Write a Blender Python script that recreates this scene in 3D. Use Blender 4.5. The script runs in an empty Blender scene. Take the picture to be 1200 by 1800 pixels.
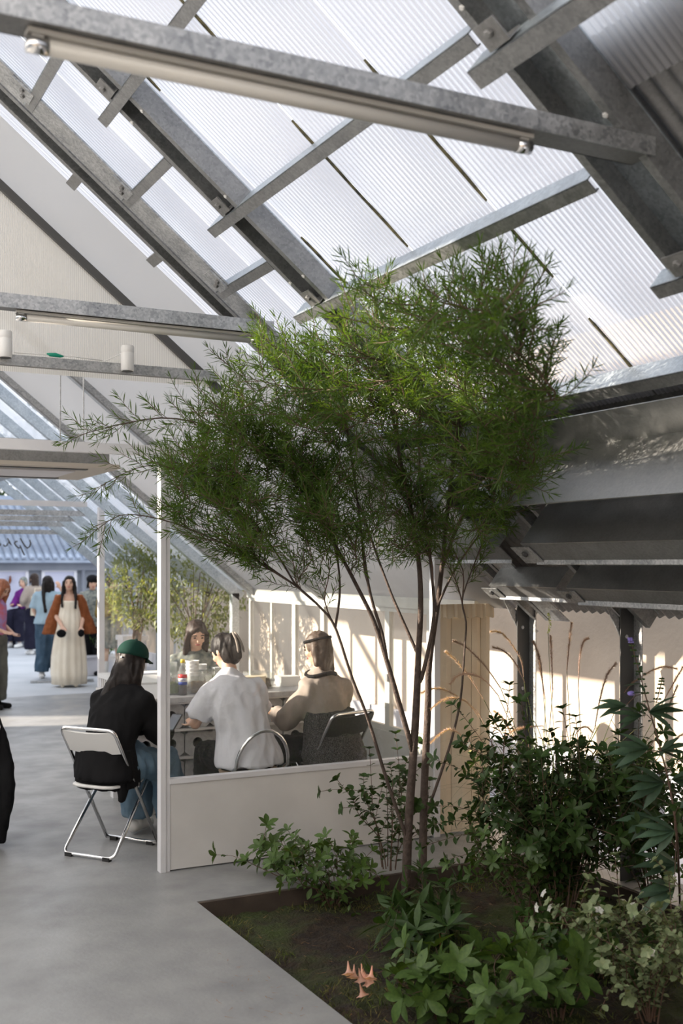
import bpy, bmesh, math, random
from mathutils import Vector, Matrix, noise
R = math.radians
V = Vector
random.seed(7)
SC = bpy.context.scene
COL = SC.collection

# ------------------------------------------------------------------ camera
CAM_H = 1.82
YAW = 27.17
F = 1970.0
cam_d = bpy.data.cameras.new('camera')
cam = bpy.data.objects.new('camera', cam_d)
COL.objects.link(cam)
cam.location = (0, 0, CAM_H)
cam.rotation_euler = (R(90), 0, R(-YAW))
cam_d.sensor_fit = 'VERTICAL'
cam_d.sensor_height = 36.0
cam_d.sensor_width = 24.0
cam_d.lens = F / 1800 * 36
cam_d.shift_y = 90 / 1800
cam_d.clip_start = 0.05
cam_d.clip_end = 200
cam_d.dof.use_dof = True
cam_d.dof.focus_distance = 6.2
cam_d.dof.aperture_fstop = 2.6
SC.camera = cam

# ------------------------------------------------------------------ light
w = bpy.data.worlds.new('sky'); SC.world = w
w.use_nodes = True
nt = w.node_tree
bg = nt.nodes['Background']
tc = nt.nodes.new('ShaderNodeTexCoord')
sp = nt.nodes.new('ShaderNodeSeparateXYZ')
nt.links.new(tc.outputs['Generated'], sp.inputs[0])
rp = nt.nodes.new('ShaderNodeValToRGB')
rp.color_ramp.elements[0].position = 0.0
rp.color_ramp.elements[0].color = (0.97, 0.97, 1.0, 1)
rp.color_ramp.elements[1].position = 0.9
rp.color_ramp.elements[1].color = (0.80, 0.88, 1.0, 1)
nt.links.new(sp.outputs['Z'], rp.inputs[0])
nt.links.new(rp.outputs[0], bg.inputs[0])
bg.inputs[1].default_value = 1.9

SUN_DIR = V((1.0, -0.45, -0.36)).normalized()
sd = bpy.data.lights.new('sun', 'SUN')
sd.energy = 18.0
sd.angle = R(0.6)
sd.color = (1.0, 0.86, 0.70)
so = bpy.data.objects.new('sun', sd); COL.objects.link(so)
so.rotation_euler = SUN_DIR.to_track_quat('-Z', 'Y').to_euler()
so.location = (-8, 10, 8)

SC.view_settings.view_transform = 'Standard'
SC.view_settings.look = 'None'
SC.view_settings.gamma = 1
SC.view_settings.use_curve_mapping = False
SC.view_settings.exposure = 0.0
cy = SC.cycles
cy.use_denoising = True
cy.max_bounces = 8
cy.diffuse_bounces = 4
cy.glossy_bounces = 3
cy.transmission_bounces = 4
cy.transparent_max_bounces = 24
cy.caustics_reflective = False
cy.caustics_refractive = False
cy.sample_clamp_indirect = 8

# ------------------------------------------------------------------ helpers
_sy, _cy = math.sin(R(YAW)), math.cos(R(YAW))
def ray(u, v):
    l = (u - 600) / F
    return V((_sy + l * _cy, _cy - l * _sy, (990 - v) / F))
def at(u, v, D=None, X=None, Y=None, Z=None):
    """the world point seen at frame point (u, v) at a measured depth D or on a measured plane"""
    d = ray(u, v)
    if X is not None: D = X / d.x
    elif Y is not None: D = Y / d.y
    elif Z is not None: D = (Z - CAM_H) / d.z
    return V((d.x * D, d.y * D, CAM_H + d.z * D))

class MB:
    def __init__(s): s.v = []; s.f = []; s.m = []
    def add(s, vs, fs, mi=0):
        b = len(s.v)
        s.v.extend([tuple(p) for p in vs])
        s.f.extend([tuple(b + i for i in f) for f in fs])
        s.m.extend([mi] * len(fs))
        return s
    def box(s, c, size, rot=None, mi=0, taper=1.0):
        hx, hy, hz = size[0] / 2, size[1] / 2, size[2] / 2
        vs = []
        for z in (-1, 1):
            t = taper if z > 0 else 1.0
            for x, y in ((-1, -1), (1, -1), (1, 1), (-1, 1)):
                p = V((x * hx * t, y * hy * t, z * hz))
                if rot is not None: p = rot @ p
                vs.append(p + V(c))
        return s.add(vs, [(3, 2, 1, 0), (4, 5, 6, 7), (0, 1, 5, 4), (1, 2, 6, 5), (2, 3, 7, 6), (3, 0, 4, 7)], mi)
    def bb(s, lo, hi, mi=0):
        lo, hi = V(lo), V(hi)
        return s.box((lo + hi) / 2, hi - lo, None, mi)
    def ext(s, prof, vec, mi=0):
        n = len(prof); vec = V(vec)
        vs = [V(p) for p in prof] + [V(p) + vec for p in prof]
        fs = [(i, (i + 1) % n, n + (i + 1) % n, n + i) for i in range(n)]
        fs += [tuple(range(n - 1, -1, -1)), tuple(range(n, 2 * n))]
        return s.add(vs, fs, mi)
    def loft(s, rings, cap=True, mi=0, closed=True):
        n = len(rings[0]); b = []
        vs = [p for r in rings for p in r]
        fs = []
        for k in range(len(rings) - 1):
            for i in range(n if closed else n - 1):
                j = (i + 1) % n
                fs.append((k * n + i, k * n + j, (k + 1) * n + j, (k + 1) * n + i))
        if cap and closed:
            fs.append(tuple(range(n - 1, -1, -1)))
            fs.append(tuple(range((len(rings) - 1) * n, len(rings) * n)))
        return s.add(vs, fs, mi)
    def tube(s, pts, r, n=8, mi=0, cap=True):
        pts = [V(p) for p in pts]
        rs = r if isinstance(r, (list, tuple)) else [r] * len(pts)
        rings = []; ref = None
        for k, p in enumerate(pts):
            t = (pts[min(k + 1, len(pts) - 1)] - pts[max(k - 1, 0)])
            if t.length < 1e-9: t = V((0, 0, 1))
            t.normalize()
            if ref is None:
                ref = t.orthogonal().normalized()
            else:
                ref = ref - t * ref.dot(t)
                ref = ref.normalized() if ref.length > 1e-6 else t.orthogonal().normalized()
            q = t.cross(ref)
            rings.append([p + (ref * math.cos(2 * math.pi * i / n) + q * math.sin(2 * math.pi * i / n)) * rs[k] for i in range(n)])
        return s.loft(rings, cap, mi)
    def cap(s, a, b, ra, rb, n=10):
        """tapered limb with round ends"""
        a, b = V(a), V(b); t = (b - a)
        L = t.length
        t = t / L if L > 1e-6 else V((0, 0, 1))
        pts, rs = [], []
        for k in (-1, -.7, -.3): pts.append(a + t * ra * k); rs.append(max(ra * math.sqrt(max(0, 1 - k * k)), ra * .15))
        pts.append(a); rs.append(ra)
        pts.append(b); rs.append(rb)
        for k in (.3, .7, 1): pts.append(b + t * rb * k); rs.append(max(rb * math.sqrt(max(0, 1 - k * k)), rb * .15))
        return s.tube(pts, rs, n)
    def sphere(s, c, r, nu=14, nv=9, rot=None, mi=0):
        c = V(c); r = V(r) if not isinstance(r, (int, float)) else V((r, r, r))
        vs = [V((0, 0, -r.z))]
        for j in range(1, nv):
            a = -math.pi / 2 + math.pi * j / nv
            for i in range(nu):
                t = 2 * math.pi * i / nu
                vs.append(V((r.x * math.cos(a) * math.cos(t), r.y * math.cos(a) * math.sin(t), r.z * math.sin(a))))
        vs.append(V((0, 0, r.z)))
        if rot is not None: vs = [rot @ p for p in vs]
        vs = [p + c for p in vs]
        fs = [(0, 1 + (i + 1) % nu, 1 + i) for i in range(nu)]
        for j in range(nv - 2):
            for i in range(nu):
                k = (i + 1) % nu
                fs.append((1 + j * nu + i, 1 + j * nu + k, 1 + (j + 1) * nu + k, 1 + (j + 1) * nu + i))
        last = len(vs) - 1
        fs += [(last, 1 + (nv - 2) * nu + i, 1 + (nv - 2) * nu + (i + 1) % nu) for i in range(nu)]
        return s.add(vs, fs, mi)
    def lathe(s, c, prof, n=16, mi=0):
        c = V(c)
        return s.loft([[c + V((r * math.cos(2 * math.pi * i / n), r * math.sin(2 * math.pi * i / n), z)) for i in range(n)] for r, z in prof], True, mi)
    def mesh(s, name, mats, smooth=False):
        me = bpy.data.meshes.new(name)
        me.from_pydata(s.v, [], s.f)
        for m in (mats if isinstance(mats, (list, tuple)) else [mats]): me.materials.append(m)
        if any(s.m): me.polygons.foreach_set('material_index', s.m)
        if smooth: me.polygons.foreach_set('use_smooth', [True] * len(me.polygons))
        me.update()
        return me
    def build(s, name, mats, parent=None, smooth=False):
        return link(name, s.mesh(name, mats, smooth), parent)

def link(name, data, parent=None):
    o = bpy.data.objects.new(name, data)
    COL.objects.link(o)
    if parent is not None: adopt(o, parent)
    return o
def adopt(o, parent):
    """parent while keeping the child's own coordinates in world space"""
    o.parent = parent
    m = Matrix.Identity(4); p = parent
    while p is not None:
        m = p.matrix_basis @ m if p.parent is None else p.matrix_parent_inverse @ p.matrix_basis @ m
        p = p.parent
    o.matrix_parent_inverse = m.inverted()
def tag(o, label=None, cat=None, group=None, kind=None):
    if label: o['label'] = label
    if cat: o['category'] = cat
    if group: o['group'] = group
    if kind: o['kind'] = kind
    return o
def thing(name, label, cat, loc=(0, 0, 0), group=None, rz=0.0):
    o = bpy.data.objects.new(name, None); COL.objects.link(o)
    o.empty_display_size = .1
    o.location = loc; o.rotation_euler = (0, 0, rz)
    return tag(o, label, cat, group)
def struct(o): o['kind'] = 'structure'; return o
def child_local(name, mesh, parent):
    """a part whose mesh is already in the parent's own coordinates"""
    o = bpy.data.objects.new(name, mesh); COL.objects.link(o); o.parent = parent
    return o
def copy_tree(o, parent=None):
    c = o.copy(); COL.objects.link(c); c.parent = parent
    for ch in list(o.children): copy_tree(ch, c)
    return c

# ------------------------------------------------------------------ materials
def newmat(name):
    m = bpy.data.materials.new(name); m.use_nodes = True
    return m, m.node_tree, m.node_tree.nodes['Principled BSDF']
def mix_col(nt, fac, a, b):
    n = nt.nodes.new('ShaderNodeMix'); n.data_type = 'RGBA'
    n.inputs['A'].default_value = (*a, 1); n.inputs['B'].default_value = (*b, 1)
    nt.links.new(fac, n.inputs['Factor'])
    return n.outputs['Result']
def noise_fac(nt, scale, detail=4, lo=.35, hi=.65, stretch=None):
    tc = nt.nodes.new('ShaderNodeTexCoord'); src = tc.outputs['Object']
    if stretch:
        mp = nt.nodes.new('ShaderNodeMapping'); mp.inputs['Scale'].default_value = stretch
        nt.links.new(src, mp.inputs[0]); src = mp.outputs[0]
    n = nt.nodes.new('ShaderNodeTexNoise'); n.inputs['Scale'].default_value = scale; n.inputs['Detail'].default_value = detail
    nt.links.new(src, n.inputs['Vector'])
    r = nt.nodes.new('ShaderNodeMapRange'); r.inputs[1].default_value = lo; r.inputs[2].default_value = hi
    nt.links.new(n.outputs[0], r.inputs[0])
    return r.outputs[0]
def mat(name, col, rough=.6, metal=0.0, col2=None, scale=8, bump=0.0, bscale=60, lo=.35, hi=.65, stretch=None, spec=.5):
    m, nt, b = newmat(name)
    b.inputs['Base Color'].default_value = (*col, 1)
    b.inputs['Roughness'].default_value = rough
    b.inputs['Metallic'].default_value = metal
    b.inputs['Specular IOR Level'].default_value = spec
    if col2:
        nt.links.new(mix_col(nt, noise_fac(nt, scale, 5, lo, hi, stretch), col, col2), b.inputs['Base Color'])
    if bump:
        bn = nt.nodes.new('ShaderNodeBump'); bn.inputs['Strength'].default_value = bump; bn.inputs['Distance'].default_value = .01
        nt.links.new(noise_fac(nt, bscale, 4, .2, .8), bn.inputs['Height'])
        nt.links.new(bn.outputs[0], b.inputs['Normal'])
    return m
def leafmat(name, c1, c2, trans=.35, rough=.45, scale=5):
    m, nt, b = newmat(name)
    col = mix_col(nt, noise_fac(nt, scale, 2, .3, .7), c1, c2)
    oi = nt.nodes.new('ShaderNodeObjectInfo')
    hs = nt.nodes.new('ShaderNodeHueSaturation')
    mr = nt.nodes.new('ShaderNodeMapRange'); mr.inputs[3].default_value = .75; mr.inputs[4].default_value = 1.25
    nt.links.new(oi.outputs['Random'], mr.inputs[0]); nt.links.new(mr.outputs[0], hs.inputs['Value'])
    nt.links.new(col, hs.inputs['Color'])
    nt.links.new(hs.outputs[0], b.inputs['Base Color'])
    b.inputs['Roughness'].default_value = rough
    b.inputs['Specular IOR Level'].default_value = .35
    tr = nt.nodes.new('ShaderNodeBsdfTranslucent')
    g = nt.nodes.new('ShaderNodeMix'); g.data_type = 'RGBA'; g.blend_type = 'MULTIPLY'; g.inputs['Factor'].default_value = 1
    g.inputs['B'].default_value = (1.5, 1.35, .5, 1)
    nt.links.new(hs.outputs[0], g.inputs['A']); nt.links.new(g.outputs['Result'], tr.inputs[0])
    mx = nt.nodes.new('ShaderNodeMixShader'); mx.inputs[0].default_value = trans
    nt.links.new(b.outputs[0], mx.inputs[1]); nt.links.new(tr.outputs[0], mx.inputs[2])
    nt.links.new(mx.outputs[0], nt.nodes['Material Output'].inputs[0])
    return m
def galv(name, c1, c2, rough=.45, metal=.85):
    """galvanised steel: crystalline spangle plus cloudy wear"""
    m, nt, b = newmat(name)
    tc = nt.nodes.new('ShaderNodeTexCoord')
    vo = nt.nodes.new('ShaderNodeTexVoronoi'); vo.inputs['Scale'].default_value = 95
    nt.links.new(tc.outputs['Object'], vo.inputs['Vector'])
    sx = nt.nodes.new('ShaderNodeSeparateColor'); nt.links.new(vo.outputs['Color'], sx.inputs[0])
    a = nt.nodes.new('ShaderNodeMath'); a.operation = 'MULTIPLY_ADD'; a.inputs[1].default_value = .55
    nt.links.new(sx.outputs[0], a.inputs[0])
    nz = noise_fac(nt, 9, 6, .3, .7)
    h = nt.nodes.new('ShaderNodeMath'); h.operation = 'MULTIPLY'; h.inputs[1].default_value = .45
    nt.links.new(nz, h.inputs[0]); nt.links.new(h.outputs[0], a.inputs[2])
    nt.links.new(mix_col(nt, a.outputs[0], c1, c2), b.inputs['Base Color'])
    b.inputs['Metallic'].default_value = metal
    r = nt.nodes.new('ShaderNodeMapRange'); r.inputs[3].default_value = rough - .08; r.inputs[4].default_value = rough + .15
    nt.links.new(a.outputs[0], r.inputs[0]); nt.links.new(r.outputs[0], b.inputs['Roughness'])
    return m
def poly(name, tint, clear, ribs=36.2, dirt=.25, axis='Y', gloss=.12, rib_amt=.35):
    """ribbed clear plastic sheet: part see-through, part milky, thicker along every rib"""
    m, nt, b = newmat(name)
    N, L = nt.nodes, nt.links
    tc = N.new('ShaderNodeTexCoord'); sp = N.new('ShaderNodeSeparateXYZ')
    L.new(tc.outputs['Object'], sp.inputs[0])
    mu = N.new('ShaderNodeMath'); mu.operation = 'MULTIPLY'; mu.inputs[1].default_value = ribs * 2 * math.pi
    L.new(sp.outputs[axis], mu.inputs[0])
    si = N.new('ShaderNodeMath'); si.operation = 'SINE'; L.new(mu.outputs[0], si.inputs[0])
    rr = N.new('ShaderNodeMapRange'); rr.inputs[1].default_value = -.2; rr.inputs[2].default_value = .9
    rr.inputs[3].default_value = 0; rr.inputs[4].default_value = rib_amt
    L.new(si.outputs[0], rr.inputs[0])
    dz = noise_fac(nt, 2.2, 6, .3, .75)
    dm = N.new('ShaderNodeMath'); dm.operation = 'MULTIPLY'; dm.inputs[1].default_value = dirt; L.new(dz, dm.inputs[0])
    ad = N.new('ShaderNodeMath'); ad.operation = 'ADD'; L.new(rr.outputs[0], ad.inputs[0]); L.new(dm.outputs[0], ad.inputs[1])
    a2 = N.new('ShaderNodeMath'); a2.operation = 'ADD'; a2.inputs[1].default_value = 1 - clear; a2.use_clamp = True
    L.new(ad.outputs[0], a2.inputs[0])
    tp = N.new('ShaderNodeBsdfTransparent'); tp.inputs[0].default_value = (.93, .94, .96, 1)
    tl = N.new('ShaderNodeBsdfTranslucent'); df = N.new('ShaderNodeBsdfDiffuse'); gl = N.new('ShaderNodeBsdfGlossy')
    tl.inputs[0].default_value = (*tint, 1); df.inputs[0].default_value = (*[c * .8 for c in tint], 1)
    gl.inputs['Roughness'].default_value = .3; gl.inputs[0].default_value = (.8, .8, .82, 1)
    m1 = N.new('ShaderNodeMixShader'); m1.inputs[0].default_value = .3
    L.new(tl.outputs[0], m1.inputs[1]); L.new(df.outputs[0], m1.inputs[2])
    m2 = N.new('ShaderNodeMixShader'); m2.inputs[0].default_value = gloss
    L.new(m1.outputs[0], m2.inputs[1]); L.new(gl.outputs[0], m2.inputs[2])
    m3 = N.new('ShaderNodeMixShader'); L.new(a2.outputs[0], m3.inputs[0])
    L.new(tp.outputs[0], m3.inputs[1]); L.new(m2.outputs[0], m3.inputs[2])
    L.new(m3.outputs[0], N['Material Output'].inputs[0])
    N.remove(b)
    return m
def glassmat(name, tint=(.93, .95, .95), ior=1.5, haze=.03):
    m, nt, b = newmat(name)
    N, L = nt.nodes, nt.links
    tp = N.new('ShaderNodeBsdfTransparent'); tp.inputs[0].default_value = (*tint, 1)
    gl = N.new('ShaderNodeBsdfGlossy'); gl.inputs['Roughness'].default_value = .01
    lw = N.new('ShaderNodeLayerWeight'); lw.inputs[0].default_value = .5       # same from both sides of a pane
    pw = N.new('ShaderNodeMath'); pw.operation = 'POWER'; pw.inputs[1].default_value = 5; L.new(lw.outputs['Facing'], pw.inputs[0])
    f0 = ((ior - 1) / (ior + 1)) ** 2 * 2
    fr = N.new('ShaderNodeMapRange'); fr.inputs[3].default_value = f0; fr.inputs[4].default_value = f0 + .75
    L.new(pw.outputs[0], fr.inputs[0])
    df = N.new('ShaderNodeBsdfDiffuse'); df.inputs[0].default_value = (.85, .86, .86, 1)
    mh = N.new('ShaderNodeMixShader'); mh.inputs[0].default_value = haze
    L.new(tp.outputs[0], mh.inputs[1]); L.new(df.outputs[0], mh.inputs[2])
    mx = N.new('ShaderNodeMixShader'); L.new(fr.outputs[0], mx.inputs[0])
    L.new(mh.outputs[0], mx.inputs[1]); L.new(gl.outputs[0], mx.inputs[2])
    L.new(mx.outputs[0], N['Material Output'].inputs[0]); N.remove(b)
    return m

M = {}
M['galv'] = galv('galvanised_steel', (.24, .25, .26), (.62, .63, .64))
M['galv_blue'] = galv('galvanised_steel_lit', (.33, .38, .42), (.64, .70, .74), .38)  # brighter bluish copy for webs; skylight put into the colour
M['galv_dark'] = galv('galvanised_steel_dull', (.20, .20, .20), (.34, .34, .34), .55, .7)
M['galv_mid'] = galv('galvanised_steel_shaded', (.20, .205, .21), (.38, .385, .39), .5, .8)  # darker copy for flanges; their shade put into the colour
M['sheet_metal'] = galv('cladding_sheet_metal', (.33, .335, .33), (.45, .455, .45), .36)
M['poly'] = poly('ribbed_polycarbonate', (.64, .63, .65), .40, dirt=.30, rib_amt=.62)
M['poly_grey'] = poly('old_ribbed_polycarbonate', (.62, .61, .62), .22, dirt=.2, rib_amt=.25)
M['poly_gable'] = poly('fine_ribbed_polycarbonate', (.88, .86, .80), .35, ribs=84, dirt=.2, axis='X', rib_amt=.3)
M['poly_milky'] = poly('milky_polycarbonate', (.72, .73, .74), .0, dirt=.1)
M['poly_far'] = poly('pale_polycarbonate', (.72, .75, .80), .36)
M['poly_sun_gap'] = poly('sun_gap_polycarbonate', (.9, .9, .9), .95, dirt=.05, rib_amt=.05)  # only for the sun gaps put into the unseen far slope
M['lining'] = poly('smooth_lining_sheet', (.74, .72, .68), .0, ribs=.5, dirt=.0, gloss=.06, rib_amt=.0)
M['moss_seam'] = mat('mossy_sealant', (.05, .05, .035), .9, 0, (.20, .17, .08), 30)
M['glass'] = glassmat('clear_glass')
M['glass_window'] = glassmat('window_glass', (.95, .95, .95), 1.18, .04)
M['white'] = mat('white_painted_metal', (.70, .70, .72), .45, 0, (.63, .63, .66), 3)
M['white_plastic'] = mat('white_plastic', (.72, .72, .71), .4)
M['board'] = mat('white_painted_board', (.66, .65, .64), .5, 0, (.58, .57, .56), 2.5, .05, 30)
M['alu'] = mat('white_aluminium', (.66, .66, .62), .4, .1, (.55, .55, .50), 4)
M['cream'] = mat('cream_fabric', (.74, .66, .52), .85, 0, (.60, .49, .35), 2.2, .1, 40)
M['chrome'] = mat('chrome_tube', (.78, .78, .78), .14, 1.0)
M['rubber'] = mat('black_rubber', (.015, .015, .015), .6)
M['black'] = mat('black_plastic', (.02, .02, .022), .45)
M['dark_box'] = mat('dark_grey_paint', (.07, .07, .07), .5)
M['tube_glass'] = mat('milky_tube', (.58, .56, .52), .25)
M['wall'] = mat('beige_render', (.64, .53, .42), .9, 0, (.54, .44, .345), 1.2, .2, 25)
M['plinth'] = mat('pale_render', (.62, .62, .66), .9, 0, (.52, .52, .56), 2, .1, 25)
M['soil'] = mat('dark_soil', (.022, .014, .009), .95, 0, (.05, .03, .016), 14, .8, 40)
M['moss'] = mat('green_moss', (.075, .12, .018), .95, 0, (.12, .10, .03), 9)
M['kerb'] = mat('brown_stained_concrete', (.075, .055, .043), .9, 0, (.045, .033, .026), 5, .2, 30)
M['block'] = mat('grey_concrete_block', (.46, .46, .46), .9, 0, (.36, .36, .36), 25, .3, 120)
M['hole'] = mat('hole_inside', (.12, .12, .12), .95)
M['counter'] = mat('pale_counter_top', (.62, .61, .60), .5)
M['bark'] = mat('brown_bark', (.060, .042, .034), .85, 0, (.10, .073, .06), 30, .5, 90)
M['twig'] = mat('thin_brown_twig', (.11, .065, .045), .7)
M['needle'] = leafmat('feathery_leaf', (.050, .105, .020), (.100, .175, .030), .48, .4, 3)
M['leaf_mid'] = leafmat('mid_green_leaf', (.050, .098, .024), (.090, .152, .036), .28)
M['leaf_dark'] = leafmat('dark_green_leaf', (.026, .058, .014), (.050, .095, .024), .25)
M['leaf_grey'] = leafmat('grey_green_leaf', (.045, .085, .055), (.07, .12, .075), .25)
M['leaf_pale'] = leafmat('pale_variegated_leaf', (.075, .13, .05), (.32, .36, .21), .25, .5, 30)
M['leaf_far'] = leafmat('olive_leaf', (.13, .17, .06), (.30, .34, .16), .4, .5, 3)
M['grass'] = leafmat('grass_blade', (.06, .09, .03), (.13, .13, .05), .3)
M['plume'] = leafmat('pink_plume', (.40, .28, .25), (.52, .40, .35), .35)
M['plume_pale'] = leafmat('yellow_green_plume', (.45, .5, .2), (.5, .55, .25), .4)
M['petal_pink'] = leafmat('salmon_petal', (.74, .40, .30), (.78, .52, .42), .3)
M['petal_white'] = leafmat('white_petal', (.75, .75, .75), (.7, .72, .7), .3)
M['petal_purple'] = leafmat('purple_petal', (.25, .2, .62), (.33, .28, .7), .3)
M['leaf_brown'] = leafmat('withered_leaf', (.22, .11, .04), (.28, .15, .06), .3)
M['skin'] = mat('skin', (.62, .38, .27), .5)
M['hair_black'] = mat('black_hair', (.008, .006, .006), .5, 0, (.016, .012, .011), 40, spec=.2)
M['hair_brown'] = mat('dark_brown_hair', (.022, .013, .010), .5, 0, (.04, .024, .018), 40, spec=.25)
M['hair_red'] = mat('copper_hair', (.24, .075, .03), .4, 0, (.34, .12, .05), 40)
def cloth(n, c, c2=None, scale=6, r=.85): return mat(n, c, r, 0, c2, scale, .15, 300, spec=.15)
M['black_cloth'] = cloth('black_cloth', (.005, .005, .006), (.009, .009, .010))
M['cap_green'] = cloth('dark_green_cotton', (.005, .028, .021), (.007, .036, .027))
M['denim'] = cloth('blue_denim', (.10, .17, .24), (.17, .25, .32), 7)
M['denim_dark'] = cloth('dark_denim', (.035, .065, .10), (.065, .105, .15), 7)
M['tee'] = cloth('white_cotton', (.72, .72, .76), (.67, .67, .72))
M['cream_dress'] = cloth('cream_linen', (.84, .77, .64), (.76, .68, .55), 5)
M['rust'] = cloth('rust_knit', (.20, .062, .022), (.26, .085, .032), 20)
M['sky_shirt'] = cloth('pale_blue_cotton', (.26, .36, .43), (.32, .42, .48), 5)
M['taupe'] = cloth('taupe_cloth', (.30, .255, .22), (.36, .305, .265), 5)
M['speckle'] = cloth('speckled_charcoal_knit', (.015, .015, .016), (.12, .115, .11), 160)
M['grey_check'] = cloth('grey_check', (.11, .13, .13), (.30, .31, .27), 22)
M['olive'] = cloth('olive_cloth', (.26, .20, .06), (.32, .26, .09), 8)
M['pink_top'] = cloth('pink_purple_print', (.55, .15, .20), (.36, .25, .48), 14)
M['grey_trouser'] = cloth('grey_trouser', (.10, .10, .09), (.15, .15, .13), 6)
M['navy'] = cloth('navy_cloth', (.010, .010, .022), (.016, .016, .032), 6)
M['purple'] = cloth('purple_cloth', (.13, .02, .17), (.17, .03, .22), 6)
M['beige_bag'] = cloth('cream_canvas', (.58, .50, .38), (.64, .57, .44), 6)
M['hair_mid'] = mat('brown_hair', (.075, .052, .04), .5, 0, (.11, .08, .06), 40, spec=.25)
M['sock'] = cloth('white_sock', (.72, .72, .70))
M['lip'] = mat('lips', (.45, .12, .11), .4)
M['eye'] = mat('dark_eye', (.015, .01, .01), .2)
M['roof_tile'] = mat('blue_grey_roof_tile', (.38, .44, .54), .8, 0, (.26, .31, .40), 3)
M['house_wall'] = mat('blue_grey_render', (.20, .22, .26), .9, 0, (.24, .26, .30), 2)
M['poster'] = mat('pale_lilac_panel', (.50, .53, .68), .5, 0, (.60, .62, .76), .7)
M['frame_white'] = mat('white_window_frame', (.75, .76, .82), .5)
M['ground'] = mat('outdoor_paving', (.42, .44, .46), .85, 0, (.50, .51, .53), 1.5)
M['green_tape'] = mat('green_tape', (.0, .25, .16), .5)
M['ac_panel'] = mat('warm_grey_panel', (.42, .38, .33), .5)
M['orange'] = mat('orange_frame', (.55, .16, .06), .5)
def floor_material():
    m, nt, b = newmat('polished_concrete')
    N, L = nt.nodes, nt.links
    c1 = mix_col(nt, noise_fac(nt, .7, 8, .3, .7), (.35, .355, .355), (.245, .25, .255))
    f2 = noise_fac(nt, 3.5, 9, .35, .8)
    mx = N.new('ShaderNodeMix'); mx.data_type = 'RGBA'; mx.blend_type = 'MULTIPLY'
    mx.inputs['B'].default_value = (.72, .72, .74, 1)
    L.new(c1, mx.inputs['A']); L.new(f2, mx.inputs['Factor'])
    L.new(mx.outputs['Result'], b.inputs['Base Color'])
    r = N.new('ShaderNodeMapRange'); r.inputs[3].default_value = .32; r.inputs[4].default_value = .6
    L.new(f2, r.inputs[0]); L.new(r.outputs[0], b.inputs['Roughness'])
    bn = N.new('ShaderNodeBump'); bn.inputs['Strength'].default_value = .08; bn.inputs['Distance'].default_value = .01
    L.new(noise_fac(nt, 40, 6, .2, .8), bn.inputs['Height']); L.new(bn.outputs[0], b.inputs['Normal'])
    return m
M['floor'] = floor_material()
# ------------------------------------------------------------------ setting: ground, floor, walls
T = V((.777, 0, -.629)); NN = V((.629, 0, .777))
def RP(x, y, off=0.0): return V((x, y, 5.064 - .81 * x)) + NN * off
RIDGE = 0.2
def mirror(p): return V((2 * RIDGE - p.x, p.y, p.z))

BX0, BX1, BY1 = 2.06, 4.30, 5.72          # planting bed
fl = MB()
for lo, hi in (((-7, -4, -.25), (BX0, BY1, 0)), ((-7, BY1, -.25), (4.62, 15.6, 0)), ((BX1, -4, -.25), (4.62, BY1, 0))):
    fl.bb(lo, hi)
floor = struct(fl.build('floor', M['floor']))
struct(MB().bb((-30, 15.6, -.3), (14, 45, -.005)).build('ground', M['ground']))
struct(MB().bb((4.62, -4, -.3), (5.3, 15.6, -.05)).build('ground', M['plinth']))
# brown-stained inner edge of the bed, a board along the back and the right
struct(MB().bb((BX0, BY1 - .025, -.2), (BX1, BY1, -.004)).bb((BX1 - .02, -1, -.2), (BX1, BY1 - .025, -.004)).build('trim_1', M['kerb']))

def bed_surface():
    mb = MB(); nx, ny = 70, 120
    vs = []
    for j in range(ny + 1):
        for i in range(nx + 1):
            x = BX0 + .003 + (BX1 - BX0 - .015) * i / nx; y = -.8 + (BY1 - .012 + .8) * j / ny
            e = min(1, (x - BX0) / .15, (BY1 - .01 - y) / .15, (BX1 - .01 - x) / .15)
            z = -.095 + (.3 + .7 * max(0, e)) * .035 * noise.noise(V((x * 3, y * 3, 0))) + .028 * noise.noise(V((x * 11, y * 11, 3))) + .012 * noise.noise(V((x * 37, y * 37, 7)))
            vs.append((x, y, z))
    fs = [(j * (nx + 1) + i, j * (nx + 1) + i + 1, (j + 1) * (nx + 1) + i + 1, (j + 1) * (nx + 1) + i) for j in range(ny) for i in range(nx)]
    return mb.add(vs, fs)
def soil_mat():
    m, nt, b = newmat('mossy_soil')
    c = mix_col(nt, noise_fac(nt, 22, 6, .35, .65), (.040, .024, .012), (.014, .009, .006))
    g = nt.nodes.new('ShaderNodeMix'); g.data_type = 'RGBA'
    nt.links.new(noise_fac(nt, 3.2, 7, .42, .62), g.inputs['Factor'])
    nt.links.new(c, g.inputs['A']); g.inputs['B'].default_value = (.045, .066, .012, 1)
    nt.links.new(g.outputs['Result'], b.inputs['Base Color']); b.inputs['Roughness'].default_value = .95
    bn = nt.nodes.new('ShaderNodeBump'); bn.inputs['Distance'].default_value = .02
    nt.links.new(noise_fac(nt, 60, 8, .2, .8), bn.inputs['Height']); nt.links.new(bn.outputs[0], b.inputs['Normal'])
    return m
M['mossy'] = soil_mat()
bed = struct(bed_surface().build('ground', M['mossy'], None, True))

# outer wall beyond the eave, with a paler lower band; seams between its render bays
wr = MB().bb((5.3, -4, -.3), (5.5, 17.6, 3.5))
wall_out = struct(wr.build('wall_outside', M['wall']))
MB().bb((5.25, -4, -.3), (5.30, 17.6, .44)).build('plinth', M['plinth'], wall_out)
struct(MB().bb((-7, -4.2, -.2), (5.3, -4, 3.4)).build('wall_skylight_stop', M['wall']))  # unseen end wall added to hold back frontal skylight
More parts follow.
